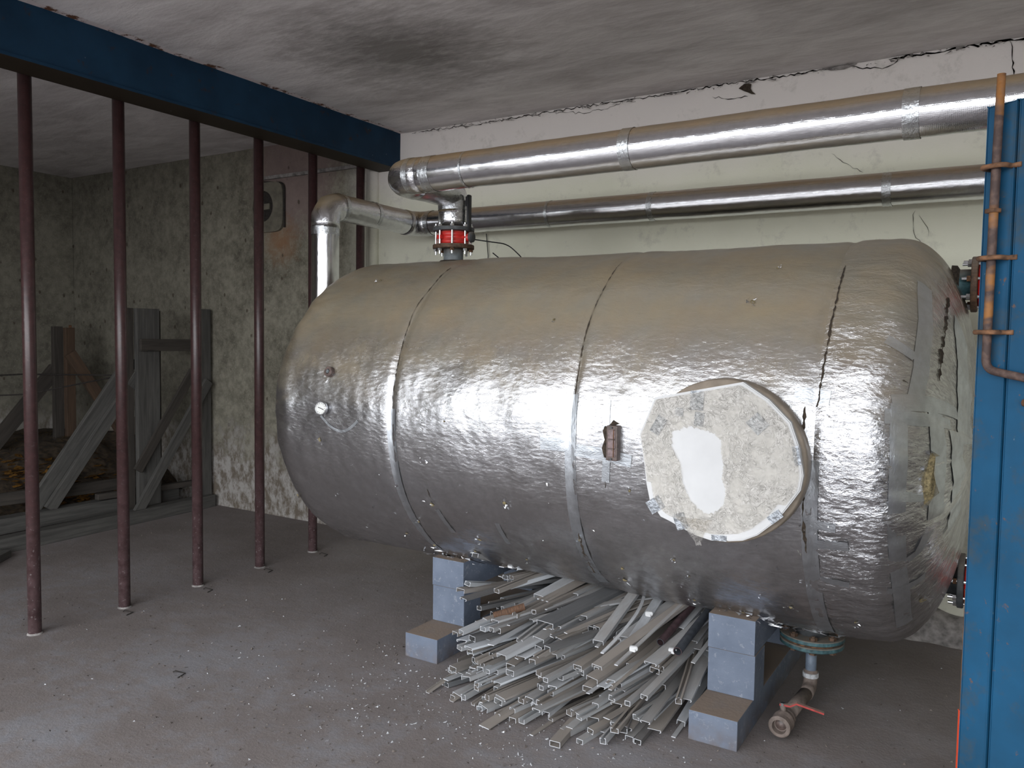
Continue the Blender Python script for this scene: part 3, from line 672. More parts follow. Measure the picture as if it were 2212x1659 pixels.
# crumpled foil skirt by the drain
bm = bmesh.new()
for k in range(26):
    X = U(-.86, -.5); a = U(-62, -72) * D2R; c = surf(X, a, .006)
    bm.faces.new([bm.verts.new(c + Vector((U(-.035, .035), U(-.012, .012), U(-.012, .008)))) for _ in range(3)])
bmesh.ops.solidify(bm, geom=bm.faces[:], thickness=.001); link('foil_hem', bm, 'flake', tank)['kind'] = 'stuff'
bm = bmesh.new()  # loose bright flakes added to imitate glints over the belly
for k in range(170):
    X = random.choice((U(-3.3, -.5), U(-3.3, -.5), random.choice(SEAMS) + random.gauss(0, .03))); a = U(-62, -5) * D2R; c = surf(X, a, .003); n_ = (surf(X, a, .05) - c).normalized(); s_ = U(.003, .010)
    q = Vector((U(-1, 1), U(-1, 1), U(-1, 1))); tt_ = n_.cross(q).normalized(); b_ = n_.cross(tt_)
    for r_ in range(random.randint(1, 3)):
        c2 = c + tt_ * U(-1, 1) * s_ * 1.6 + b_ * U(-1, 1) * s_; bm.faces.new([bm.verts.new(c2 + tt_ * U(-1, 1) * s_ + b_ * U(-1, 1) * s_ * .6 + n_ * U(0, .8) * s_) for _ in range(3)])
bmesh.ops.solidify(bm, geom=bm.faces[:], thickness=.0006)
link('foil_flake_glint', bm, 'flake', tank)['kind'] = 'stuff'
# top neck, side necks, manhole neck, nozzle
NX = -2.72
link('top_neck', cyl((NX, Yc, 2.0), (NX, Yc, 2.105), .056), 'grey_paint', tank, True)
link('collar', lathe((NX, Yc, 2.022), (0, 0, 1), [(0, .09), (.016, .075), (.018, .056)], 32), 'dark_gap', tank, True)
link('manhole_neck', cyl((-.88, 2.87, 1.17), (-.88, 3.05, 1.17), .245, seg=48), 'dark_flange', tank, True)
nc = surf(-2.888, 15 * D2R, 0); nd = (surf(-2.888, 15 * D2R, .1) - nc).normalized()
nz_ = link('nozzle', lathe(nc, nd, [(-.02, .026), (.022, .026), (.024, .024), (.024, .012), (.012, .012), (.012, .001)], 24), 'brown_metal', tank)
link('nozzle_plug', cyl(nc + nd * .012, nc + nd * .026, .010, seg=6), 'grey_paint', nz_)
localize(tank)

# dial gauge
gc = surf(-2.905, 2.5 * D2R, 0); gd = Vector((.12, -1, .03)).normalized()
g = thing('dial_thermometer', 'small round white dial thermometer on the left end of the foil tank', 'gauge', gc)
link('case', lathe(gc, gd, [(-.03, .012), (.012, .012), (.012, .033), (.03, .034), (.033, .032), (.033, .029), (.029, .029)], 32), 'galv', g, True)
link('dial', lathe(gc, gd, [(.028, .0), (.0285, .0295)], 32), 'dial', g)
gx, gy = frame(gd); bm = bmesh.new(); obox(gc + gd * .030, (gx * .94 + gy * -.3).normalized(), gd.cross(gx * .94 + gy * -.3).normalized(), gd, .036, .003, .0015, bm=bm); link('needle', bm, 'black', g)
bm = bmesh.new()
for k in range(11):
    a = (-135 + 27 * k) * D2R; d_ = gx * math.cos(a) + gy * math.sin(a); obox(gc + gd * .0295 + d_ * .024, d_, gd.cross(d_), gd, .005, .0012, .001, bm=bm)
link('scale_marks', bm, 'black', g)
localize(g)

# rectangular sight gauge sunk in the foil
sg = thing('sight_gauge', 'small upright rectangular brown gauge plate in a torn slot left of the white manhole cover', 'gauge', (-1.322, 2.95, 1.12))
link('housing', box(-1.346, -1.298, 2.912, 2.955, 1.122, 1.262, .004), 'brown_metal', sg)
for k, (z0, z1) in enumerate(((1.138, 1.168), (1.172, 1.205), (1.209, 1.245))):
    link('window', box(-1.338, -1.306, 2.909, 2.914, z0, z1, .002), 'pinkglass', sg)
bm = bmesh.new(); obox((-1.312, 2.907, 1.192), (1, 0, 0), (0, 1, 0), (0, 0, 1), .0025, .003, .11, bm=bm); link('pointer_strip', bm, 'rust', sg)
for z in (1.129, 1.254): link('screw', cyl((-1.322, 2.914, z), (-1.322, 2.905, z), .004, seg=8), 'dark_flange', sg)
bm = bmesh.new(); pr = [(-1.352, 1.268), (-1.33, 1.282), (-1.30, 1.268), (-1.345, 1.255), (-1.348, 1.20), (-1.35, 1.16), (-1.345, 1.125), (-1.31, 1.112), (-1.365, 1.13), (-1.378, 1.165), (-1.366, 1.2), (-1.374, 1.235)]
vv = [bm.verts.new((x, 2.938 + U(-.004, .004) + (.012 if abs(z - 1.19) > .07 else 0), z)) for x, z in pr]; cvv = bm.verts.new((-1.36, 2.925, 1.2))
bm.faces.new(vv[:5] ); bm.faces.new([vv[4], vv[5], vv[6], vv[8], vv[9], vv[10], vv[11], vv[0]][::-1]); bmesh.ops.delete(bm, geom=[cvv], context='VERTS'); bm.faces.new([vv[6], vv[7], vv[8]])
bmesh.ops.solidify(bm, geom=bm.faces[:], thickness=.003)
link('torn_wool', bm, 'dark_gap', sg)
localize(sg)

# ---------------------------------------------------------------- white insulated manhole cover
cov = thing('manhole_cover', 'round white foam cover wrapped in crinkled clear film on the front of the tank', 'cover', (-.88, 2.9, .88))
poly = [(-1.118, 1.389), (-.792, 1.459), (-.70, 1.402), (-.624, 1.327), (-.592, 1.24), (-.577, 1.146), (-.585, 1.095), (-.61, 1.055), (-.640, 1.01), (-.667, .974), (-.725, .921), (-.775, .895), (-.823, .886), (-.89, .879), (-.95, .89), (-1.005, .911), (-1.05, .93), (-1.085, .942), (-1.13, .998), (-1.145, 1.06), (-1.154, 1.124), (-1.176, 1.248), (-1.158, 1.291)]
bm = bmesh.new(); yf, yb = 2.842, 2.872
A = [bm.verts.new((x, yf + .003 * noise.noise(Vector((x * 9, z * 9, 0))), z)) for x, z in poly]; B = [bm.verts.new((x, yb, z)) for x, z in poly]; n = len(poly)
bm.faces.new(A); bm.faces.new(B[::-1])
for i in range(n): bm.faces.new((A[i], B[i], B[(i + 1) % n], A[(i + 1) % n]))
bmesh.ops.recalc_face_normals(bm, faces=bm.faces[:]); bmesh.ops.bevel(bm, geom=[e for e in bm.edges if e.calc_length() > 0 and all(abs(v.co.y - yf) < .005 for v in e.verts)], offset=.004, segments=2, affect='EDGES')
link('foam_disc', bm, 'foam', cov)
link('side_wrap', lathe((-.868, 2.868, 1.168), (0, 1, 0), [(0, .05), (0, .292), (.01, .298), (.06, .300), (.10, .29), (.10, .24)], 56), 'wrap', cov, True)
# crinkled film: a ring sheet with a ragged opening where the bare foam shows
def film():
    bm = bmesh.new(); N = 220; Mr = 56; rows = []
    op = [(-1.045, 1.265), (-.98, 1.29), (-.90, 1.275), (-.862, 1.25), (-.86, 1.20), (-.85, 1.16), (-.855, 1.11), (-.84, 1.07), (-.845, 1.02), (-.87, .99), (-.90, .975), (-.93, .985), (-.97, 1.02), (-1.0, 1.08), (-1.01, 1.15), (-1.045, 1.21)]
    cx, cz = -.935, 1.13; cx2, cz2 = -.875, 1.17
    def inter(P, ang, ox, oz):
        best = None; d = (math.cos(ang), math.sin(ang))
        for (x0, z0), (x1, z1) in zip(P, P[1:] + P[:1]):
            ex, ez = x1 - x0, z1 - z0; den = d[0] * ez - d[1] * ex
            if abs(den) < 1e-9: continue
            t = ((x0 - ox) * ez - (z0 - oz) * ex) / den; s = ((x0 - ox) * d[1] - (z0 - oz) * d[0]) / den
            if t > 0 and -1e-6 <= s <= 1 + 1e-6 and (best is None or t < best): best = t
        return best or .2
    for i in range(N):
        a = 2 * PI * i / N; ri = inter(op, a, cx, cz) * (1 + .06 * noise.noise(Vector((i * .5, 0, 0)))); ro = inter(poly, a, cx, cz)
        ro *= .97 if math.sin(a) > -.3 else .90
        row = []
        for j in range(Mr + 1):
            t = j / Mr; r = ri + (ro - ri) * t; x = cx + r * math.cos(a); z = cz + r * math.sin(a)
            h = .004 + .011 * math.sin(PI * min(1, t * 1.02)) * (0.5 + noise.noise(Vector((x * 14, z * 14, 2)))) + .011 * abs(noise.noise(Vector((x * 26 + z * 8, z * 30, 5)))) + .003 * abs(noise.noise(Vector((x * 90 + z * 30, z * 60, 9))))
            row.append(bm.verts.new((x, yf - max(.002, h), z)))
        rows.append(row)
    for i in range(N):
        for j in range(Mr): bm.faces.new((rows[i][j], rows[(i + 1) % N][j], rows[(i + 1) % N][j + 1], rows[i][j + 1]))
    return bm
link('plastic_film', film(), 'film', cov, True)
# loose tail of film
bm = bmesh.new(); V = []
for i in range(14):
    t = i / 13; row = []
    for j in range(9):
        s = j / 8 - .5; w_ = .12 * (1 - t) ** 1.4 + .022; row.append(bm.verts.new((-.955 + .02 * t + s * w_, 2.832 - .008 * abs(noise.noise(Vector((s * 9, t * 9, 1)))) + .012 * t, .955 - .10 * t + .01 * noise.noise(Vector((s * 20, t * 4, 0))))))
    V.append(row)
for i in range(13):
    for j in range(8): bm.faces.new((V[i][j], V[i][j + 1], V[i + 1][j + 1], V[i + 1][j]))
link('film_tail', bm, 'film', cov, True)
for (x, z, an, sx_, sz_) in [(-.955, 1.385, 88, .07, .05), (-.945, 1.318, 85, .05, .035), (-1.10, 1.285, 60, .07, .04), (-.735, 1.315, -45, .06, .055), (-.600, 1.215, -78, .065, .022), (-1.105, .985, 35, .06, .05), (-1.005, .935, -68, .06, .045), (-.665, .995, 42, .05, .03), (-.86, .893, 3, .055, .02), (-1.02, 1.34, 85, .03, .03)]:
    a = an * D2R; link('tape_piece', obox((x, yf - .0035 if z > 1.25 else yf - .003, z), (math.cos(a), 0, math.sin(a)), (0, 1, 0), (-math.sin(a), 0, math.cos(a)), sx_, .002, sz_), 'silver_tape', cov)
localize(cov)

# ---------------------------------------------------------------- block supports
def support(x0, x1, yfp, lab):
    root = thing('tank_support', lab, 'support', ((x0 + x1) / 2, 3.8, 0))
    def bl(y0, y1, z0, z1, nm, jx=0, lb=None):
        o = link(nm, box(x0 + jx, x1 + jx, y0, y1, z0, z1, .0025), 'block', root)
        if lb: o['label'] = lb
    yq = yfp + .0
    bl(yfp - .22, 4.46, 0, .121, 'footing', 0)
    bl(yq, yq + .155, .122, .308, 'block', .004); bl(yq + .70, yq + .86, .122, .308, 'block', .003)
    # top beam, hollowed to the curve of the tank
    bm = bmesh.new(); n = 30; T = []; Bo = []
    for xx in (x0 + .003, x1 + .001):
        t_, b_ = [], []
        for i in range(n + 1):
            y = yq - .002 + (.865) * i / n; zt = min(.455, Zc - math.sqrt(max(0, (R0 + .002) ** 2 - (y - Yc) ** 2))) if abs(y - Yc) < R0 else .455
            t_.append(bm.verts.new((xx, y, zt))); b_.append(bm.verts.new((xx, y, .310)))
        T.append(t_); Bo.append(b_)
    for i in range(n):
        bm.faces.new((T[0][i], T[1][i], T[1][i + 1], T[0][i + 1])); bm.faces.new((Bo[0][i], Bo[0][i + 1], Bo[1][i + 1], Bo[1][i]))
        for k, s in ((0, 1), (1, -1)): bm.faces.new((T[k][i], T[k][i + 1], Bo[k][i + 1], Bo[k][i])[::s])
    bm.faces.new((T[0][0], Bo[0][0], Bo[1][0], T[1][0])); bm.faces.new((T[0][n], T[1][n], Bo[1][n], Bo[0][n])); bmesh.ops.recalc_face_normals(bm, faces=bm.faces[:])
    link('saddle_beam', bm, 'block', root)
    localize(root)
support(-2.52, -2.322, 3.335, 'left blue-grey painted block support under the tank, left of the scrap pile')
support(-1.035, -.838, 3.30, 'right blue-grey painted block support under the tank, beside the drain pipe')

# ---------------------------------------------------------------- foil pipes
def pipe(name, label, segs, bands, par=None):
    root = thing(name, label, 'pipe', segs[0][0][0])
    for path, r, mat, lump, nm in segs: link(nm, tube(path, r, 40, lump=lump, step=.03), mat, root, True)
    for p, d, r, wd in bands:
        d = Vector(d).normalized(); p = Vector(p); link('tape_band', tube([p - d * wd / 2, p + d * wd / 2], r - .0012, 40, lump=.0018, caps=False, step=.008, ls=14), 'foil_band', root, True)
    localize(root)
ry = 3.28; zp = 2.42; rp = .0875
neckp = [(NX, Yc, 2.235), (NX, Yc, 2.33)] + round_path([(NX, Yc, 2.33), (NX, Yc, zp), (NX, Yc - .16, zp)], .085, 6)[1:] + [(NX, ry + .12, zp)]
pipe('foil_pipe', 'upper thick foil-wrapped pipe elbowed onto the red valve on top of the tank', [
    (round_path([(NX, ry + .14, zp), (NX, ry, zp), (NX + .16, ry, zp)], .095, 7), rp + .003, 'foil_elbow', .003, 'elbow'),
    (neckp, rp, 'foil_elbow', .004, 'neck_bend'),
    ([(NX + .14, ry, zp), (-1.6, ry, zp + .004), (-.4, ry, zp + .012), (4.59, ry, zp + .035)], rp, 'foil_pipe', .0022, 'straight_run')],
    [((-2.50, ry, zp), (1, 0, 0), rp + .0035, .06), ((-2.62, ry, zp), (1, 0, 0), rp + .005, .03), ((-1.43, ry, zp + .006), (1, 0, 0), rp + .0035, .05), ((-.33, ry, zp + .012), (1, 0, 0), rp + .004, .055), ((-2.28, ry, zp), (1, 0, 0), rp + .002, .012), ((NX, Yc, 2.345), (0, 0, 1), rp + .004, .05)])
Xv, Yv, Yb2 = -3.76, 3.81, 4.73; zb = 2.425; rb = .0865
ml = lambda a, b, t: Vector(a).lerp(Vector(b), t)
pipe('foil_pipe', 'lower foil-wrapped pipe behind, dropping down past the left end of the tank', [
    ([(Xv, Yv, 1.28), (Xv, Yv, 2.30)], rb, 'foil_pipe', .002, 'drop_pipe'),
    ([(Xv, Yv, 2.29), (Xv, Yv, 2.36), (Xv, Yv + .035, 2.415), (Xv, Yv + .12, 2.44)], rb + .004, 'foil_elbow', .004, 'elbow'),
    ([(Xv, Yv + .10, 2.438), (Xv, Yb2 - .12, 2.43)], rb, 'foil_elbow', .002, 'side_run'),
    ([(Xv, Yb2 - .13, 2.43), (Xv, Yb2 - .05, 2.43), (Xv + .05, Yb2, 2.43), (Xv + .14, Yb2, 2.43)], rb + .003, 'foil_elbow', .004, 'back_elbow'),
    ([(Xv + .12, Yb2, 2.43), (-1.5, Yb2, 2.424), (4.59, Yb2, 2.41)], rb, 'foil_pipe', .0018, 'straight_run'),
    (round_path([(Xv, Yv, 1.34), (Xv, Yv, 1.2), (Xv + .3, Yv, 1.2)], .1, 6), rb, 'foil_elbow', .003, 'lower_elbow')],
    [((Xv, Yv, 2.27), (0, 0, 1), rb + .004, .05), ((Xv, Yv + .13, 2.438), (0, 1, 0), rb + .005, .03), ((Xv, Yv + .45, 2.436), (0, 1, 0), rb + .003, .03), ((Xv + .15, Yb2, 2.43), (1, 0, 0), rb + .004, .04), ((-1.9, Yb2, 2.426), (1, 0, 0), rb + .003, .035), ((-.58, Yb2, 2.42), (1, 0, 0), rb + .003, .045), ((-2.62, Yb2, 2.428), (1, 0, 0), rb + .002, .02)])

# ---------------------------------------------------------------- flanged butterfly valves
def valve(label, c, d, R=.118, n=8, lever=False, rflange='rust_flange', gap=.075, ph=0.0):
    d = Vector(d).normalized(); c = Vector(c); x, y = frame(d)
    root = thing('butterfly_valve', label, 'valve', c)
    link('flange', lathe(c, d, [(0, .045), (0, R - .003), (.003, R), (.021, R), (.024, R - .003), (.024, .045)], 48), rflange, root, False)
    link('flange', lathe(c + d * (.024 + gap), d, [(0, .045), (0, R - .003), (.003, R), (.019, R), (.022, R - .003), (.022, .045)], 48), 'dark_flange', root, False)
    link('valve_body', lathe(c + d * .024, d, [(0, .07), (.002, .086), (gap * .33, .088), (gap * .35, .084), (gap * .62, .084), (gap * .66, .088), (gap - .002, .086), (gap, .07)], 48), 'red_valve', root, True)
    lugs = bmesh.new()
    for k in range(n):
        a = 2 * PI * (k + .5) / n + ph; dv = x * math.cos(a) + y * math.sin(a); p = c + dv * (R - .018)
        bm = cyl(p - d * .032, p + d * (.024 + gap + .024 + .02), .0065, seg=12); b = link('bolt', bm, 'galv', root, False)
        link('nut', cyl(p - d * .014, p - d * .001, .0125, seg=6), 'galv' if k % 3 else 'rust', b); link('nut', cyl(p + d * (.024 + gap + .022), p + d * (.024 + gap + .034), .0125, seg=6), 'galv', b)
        if k % 2: obox(c + d * (.024 + gap / 2) + dv * .09, dv, d.cross(dv), d, .03, .026, .016, .003, bm=lugs)
    link('lug', lugs, 'red_valve', root)['kind'] = 'stuff'
    if lever: lever(root, c, d)
    localize(root)
    return root
def lev(root, c, d):
    p = Vector((c.x + .112, c.y - .01, c.z + .06)); p2 = p + Vector((.0, .0, .0))
    bm = obox((p.x, p.y, 2.30), (1, 0, 0), (0, 1, 0), (0, 0, 1), .018, .028, .20, .003); obox((p.x - .012, p.y - .005, 2.365), (1, 0, 0), (0, 1, 0), (0, 0, 1), .014, .012, .055, .002, bm=bm)
    link('lever_handle', bm, 'black', root)
    link('lever_stem', cyl((c.x + .07, c.y, c.z + .062), (c.x + .125, c.y - .01, c.z + .062), .022, seg=20), 'red_valve', root, True)
    link('stem_cap', cyl((c.x + .125, c.y - .01, c.z + .062), (c.x + .137, c.y - .01, c.z + .062), .030, seg=20), 'dark_flange', root, True)
valve('red butterfly valve between rusty flanges on top of the tank, with black lever', (NX, Yc, 2.103), (0, 0, 1), .118, 8, lev, ph=.15)
link('', bmesh.new(), []) if False else None
for nm, zc_, lab in (('u', 1.845, 'red flanged valve at the upper right end of the tank, half behind the blue door'), ('l', .63, 'red flanged valve at the lower right end of the tank by the door edge')):
    o = thing('outlet_neck', ('dark green' if nm == 'u' else 'dark grey') + ' steel outlet neck between the tank end and the ' + ('upper' if nm == 'u' else 'lower') + ' right valve', 'pipe', (-.2, 3.77, zc_))
    link('neck_pipe', cyl((-.26, 3.77, zc_), (-.138, 3.77, zc_), .062), 'green_flange' if nm == 'u' else 'dark_flange', o, True)
    link('weld_ring', lathe((-.19, 3.77, zc_), (1, 0, 0), [(-.02, .08), (.0, .078), (.01, .062)], 32), 'dark_gap', o, True)
    localize(o)
    valve(lab, (-.138, 3.77, zc_), (1, 0, 0), .112, 8, False, 'rust_flange' if nm == 'u' else 'dark_flange', gap=.06, ph=.2)
    p = thing('foil_pipe', 'foil-wrapped pipe running from the ' + ('upper' if nm == 'u' else 'lower') + ' right valve behind the blue door', 'pipe', (-.03, 3.77, zc_))
    link('straight_run', tube([(-.032, 3.77, zc_), (.9, 3.77, zc_)], .085, 36, lump=.002, step=.05), 'foil_pipe', p, True); localize(p)

# thin wire hanging behind the valve
o = tag(link('wire', tube(round_path([(-2.66, 3.9, 2.17), (-2.56, 4.1, 2.16), (-2.50, 4.2, 2.07), (-2.60, 4.2, 2.03), (-2.70, 4.15, 2.12)], .05, 6), .0035, 8), 'black', smooth=True), 'thin black wire loop behind the top valve', 'wire')
o = tag(link('wire', tube([(-3.27, YB - .012, 2.36), (-3.25, YB - .015, 2.2), (-3.26, YB - .012, 1.95)], .003, 8), 'black', smooth=True), 'thin wire hanging straight down the back wall behind the valve', 'wire')

# ---------------------------------------------------------------- drain under the tank
dr = thing('drain_flange', 'blue-green bolted blind flange pair with down pipe under the right of the tank', 'flange', (-.69, 3.72, .25))
dx, dy = -.69, 3.70
link('outlet_stub', cyl((dx, dy, .30), (dx, dy, .43), .07), 'dark_flange', dr, True)
link('flange', lathe((dx, dy, .300), (0, 0, 1), [(0, .05), (0, .134), (.003, .137), (.016, .137), (.019, .134), (.019, .05)], 48), 'green_flange', dr)
link('flange', lathe((dx, dy, .268), (0, 0, 1), [(0, .0), (0, .130), (.004, .135), (.018, .135), (.022, .131), (.022, .05)], 48), 'green_flange', dr)
link('gasket', lathe((dx, dy, .288), (0, 0, 1), [(0, .05), (0, .122), (.014, .122), (.014, .05)], 40), 'rust', dr)
for k in range(8):
    a = 2 * PI * (k + .3) / 8; p = Vector((dx + .112 * math.cos(a), dy + .112 * math.sin(a), .262)); b = link('bolt', cyl(p, p + Vector((0, 0, .075)), .008, seg=12), 'rust_flange', dr)
    link('nut', cyl(p + Vector((0, 0, .057)), p + Vector((0, 0, .07)), .0165, seg=6), 'rust_flange', b); link('nut', cyl(p + Vector((0, 0, -.004)), p + Vector((0, 0, .006)), .0165, seg=6), 'rust_flange', b)
link('reducer', lathe((dx, dy, .268), (0, 0, -1), [(0, .06), (.012, .055), (.03, .028)], 32), 'rust', dr, True)
link('down_pipe', cyl((dx, dy, .10), (dx, dy, .25), .0235), 'blue_pipe', dr, True)
localize(dr)
dp = thing('drain_pipe', 'dusty drain pipe along the floor ending in a ball valve with red lever', 'pipe', (dx, 3.3, .0))
vx, vy, vz = -.715, 3.30, .055
link('elbow', tube(round_path([(dx, dy, .15), (dx, dy, .075), (dx, dy - .09, .070)], .05, 8), .030, 28), 'dusty_pipe', dp, True)
link('socket', lathe((dx, dy, .118), (0, 0, 1), [(0, .03), (0, .034), (.02, .034), (.02, .028)], 28), 'chip', dp)
link('pipe_run', cyl((dx, dy - .07, .071), (vx, vy + .07, vz + .008), .0285), 'dusty_pipe', dp, True)
dd_ = Vector((vx - dx, vy - dy, -.016)).normalized()
link('valve_body', lathe(Vector((vx, vy + .07, vz + .006)), dd_, [(0, .028), (.0, .036), (.018, .038), (.022, .032), (.03, .040), (.05, .044), (.07, .040), (.08, .036), (.082, .043), (.105, .044), (.108, .040), (.108, .029), (.085, .026), (.083, .0)], 8 * 4), 'dusty_pipe', dp)
link('ball', lathe(Vector((vx, vy + .07, vz + .006)), dd_, [(.083, .025), (.092, .015), (.094, .0)], 24), 'brown_metal', dp, True)
st = Vector((vx - .005, vy + .03, vz + .04)); link('stem', cyl(st, st + Vector((-.004, -.004, .028)), .012, seg=16), 'dusty_pipe', dp, True)
hx_ = st + Vector((-.004, -.004, .026)); link('stem_nut', cyl(hx_, hx_ + Vector((0, 0, .012)), .010, seg=6), 'galv', dp)
# flat lever bent up then down
bm = bmesh.new(); path = [hx_ + Vector((-.012, .0, .004)), hx_ + Vector((.028, .004, .004)), hx_ + Vector((.052, .01, .018)), hx_ + Vector((.155, .028, -.004))]; rows = []
for i, p in enumerate(path):
    t_ = (path[min(i + 1, 3)] - path[max(i - 1, 0)]).normalized(); sd = t_.cross(Vector((0, 0, 1))).normalized() * .009; nn_ = sd.cross(t_).normalized() * .0035
    rows.append([bm.verts.new(p + sd + nn_), bm.verts.new(p - sd + nn_), bm.verts.new(p - sd - nn_), bm.verts.new(p + sd - nn_)])
for i in range(3):
    for k in range(4): bm.faces.new((rows[i][k], rows[i][(k + 1) % 4], rows[i + 1][(k + 1) % 4], rows[i + 1][k]))
bm.faces.new(rows[0][::-1]); bm.faces.new(rows[3]); bmesh.ops.recalc_face_normals(bm, faces=bm.faces[:])
lv = link('lever', bm, plain('dusty_red_lever', (.42, .05, .045), .6, var=.2, scale=40, dust=.9), dp); lv['label'] = 'red lever with dusty top'
localize(dp)

# ---------------------------------------------------------------- scrap pile of cut plastic profiles
def profile(kind, w_, h_, t=.0022):
    if kind == 'u': return [(-w_ / 2, h_), (-w_ / 2, 0), (w_ / 2, 0), (w_ / 2, h_)]
    if kind == 'n': return [(-w_ / 2, 0), (-w_ / 2, h_), (w_ / 2, h_), (w_ / 2, 0)]
    if kind == 'c': return [(-w_ * .22, h_), (-w_ / 2, h_), (-w_ / 2, 0), (w_ / 2, 0), (w_ / 2, h_), (w_ * .22, h_)]
    if kind == 'k': return [(-w_ * .2, 0), (-w_ / 2, 0), (-w_ / 2, h_), (w_ / 2, h_), (w_ / 2, 0), (w_ * .2, 0)]
    if kind == 'lid': return [(-w_ / 2 + .004, 0), (-w_ / 2, .003), (-w_ / 2, h_), (w_ / 2, h_), (w_ / 2, .003), (w_ / 2 - .004, 0)]
    if kind == 's': return [(0, h_), (-w_ / 2, h_), (-w_ / 2, 0), (w_ / 2, 0), (w_ / 2, h_ * .5), (w_ * .25, h_ * .5)]
    if kind == 'l': return [(-w_ / 2, h_), (-w_ / 2, 0), (w_ / 2, 0)]
def strip_mesh(kind, w_, h_, bow=0, nseg=4, t=.0021, curl=0):
    "unit length along Y from 0 to 1"
    bm = bmesh.new(); rings = []
    if kind == 'tube':
        o_ = [(-w_ / 2, 0), (w_ / 2, 0), (w_ / 2, h_), (-w_ / 2, h_)]; i_ = [(-w_ / 2 + t, t), (w_ / 2 - t, t), (w_ / 2 - t, h_ - t), (-w_ / 2 + t, h_ - t)]
        if w_ > .045: pass
    elif kind == 'pipe':
        o_ = [(w_ / 2 * math.cos(2 * PI * i / 20), w_ / 2 + w_ / 2 * math.sin(2 * PI * i / 20)) for i in range(20)]; i_ = [((w_ / 2 - .003) * math.cos(2 * PI * i / 20), w_ / 2 + (w_ / 2 - .003) * math.sin(2 * PI * i / 20)) for i in range(20)]
    elif kind == 'flat':
        o_ = [(-w_ / 2, 0), (w_ / 2, 0), (w_ / 2, h_), (-w_ / 2, h_)]; i_ = None
    else:
        c = profile(kind, w_, h_); n = len(c); o_ = []; off = []
        for i in range(n):
            a = c[max(0, i - 1)]; b = c[min(n - 1, i + 1)]; p = c[i]
            def nr(p, q):
                dx, dz = q[0] - p[0], q[1] - p[1]; d = math.hypot(dx, dz) or 1; return (-dz / d, dx / d)
            if i == 0: nn = nr(p, b); off.append((p[0] + nn[0] * t, p[1] + nn[1] * t))
            elif i == n - 1: nn = nr(a, p); off.append((p[0] + nn[0] * t, p[1] + nn[1] * t))
            else:
                n1, n2 = nr(a, p), nr(p, b); off.append((p[0] + (n1[0] + n2[0]) * t, p[1] + (n1[1] + n2[1]) * t))
        o_ = c + off[::-1]; i_ = None
    def ring(pts, y):
        s = 4 * y * (1 - y) * bow; return [bm.verts.new((x + s, y, z + curl * 4 * y * (1 - y))) for x, z in pts]
    sets = [o_] if i_ is None else [o_, i_]; ends = []
    for si, pts in enumerate(sets):
        rg = [ring(pts, k / nseg) for k in range(nseg + 1)]; ends.append((rg[0], rg[-1])); m = len(pts)
        for k in range(nseg):
            for j in range(m):
                f = (rg[k][j], rg[k][(j + 1) % m], rg[k + 1][(j + 1) % m], rg[k + 1][j]); bm.faces.new(f if si == 0 else f[::-1])
    for e in (0, 1):
        if i_ is None:
            v = ends[0][e]; n = len(v)
            if kind in ('flat',): f = bm.faces.new(v); f.material_index = 1
            else:
                for j in range(n // 2 - 1): f = bm.faces.new((v[j], v[j + 1], v[n - 2 - j], v[n - 1 - j])); f.material_index = 1
        else:
            a, b = ends[0][e], ends[1][e]; n = len(a)
            for j in range(n): f = bm.faces.new((a[j], a[(j + 1) % n], b[(j + 1) % n], b[j])); f.material_index = 1
    bmesh.ops.recalc_face_normals(bm, faces=bm.faces[:]); me = bpy.data.meshes.new('offcut'); bm.to_mesh(me); bm.free(); return me
words = {'u': 'U-shaped channel', 'n': 'inverted channel', 'c': 'lipped channel', 'k': 'upturned trunking', 'lid': 'clip-on lid strip', 's': 'stepped profile', 'tube': 'square tube', 'flat': 'flat bar', 'l': 'corner angle'}
cols = {'strip_pale': 'pale bluish-white', 'strip_grey': 'light grey', 'strip_dust': 'dusty brownish', 'strip_dark': 'dark grey'}
kinds = [('u', .030, .020), ('n', .032, .018), ('c', .034, .020), ('k', .040, .020), ('lid', .036, .007), ('s', .030, .022), ('tube', .024, .020), ('flat', .032, .0035), ('n', .054, .018), ('k', .026, .016), ('c', .026, .024), ('flat', .018, .0035), ('lid', .052, .008)]
weights = [5, 6, 4, 6, 5, 3, 3, 4, 3, 4, 3, 4, 3]
protos = {}
def proto(ki, mt, b):
    key = (ki, mt, b)
    if key not in protos:
        k, w_, h_ = kinds[ki]; me = strip_mesh(k, w_, h_, bow=(0, .018, -.03)[b] * 1.0, nseg=(2, 6, 6)[b]); me.materials.append(MAT[mt]); me.materials.append(MAT['strip_end']); protos[key] = me
    return protos[key]
GX0, GY0, GR = -2.7, 2.3, .0125; NXg, NYg = 176, 190
HF = np.zeros((NXg, NYg))
def height(x, y):
    i = int((x - GX0) / GR); j = int((y - GY0) / GR)
    return HF[i, j] if 0 <= i < NXg and 0 <= j < NYg else 0
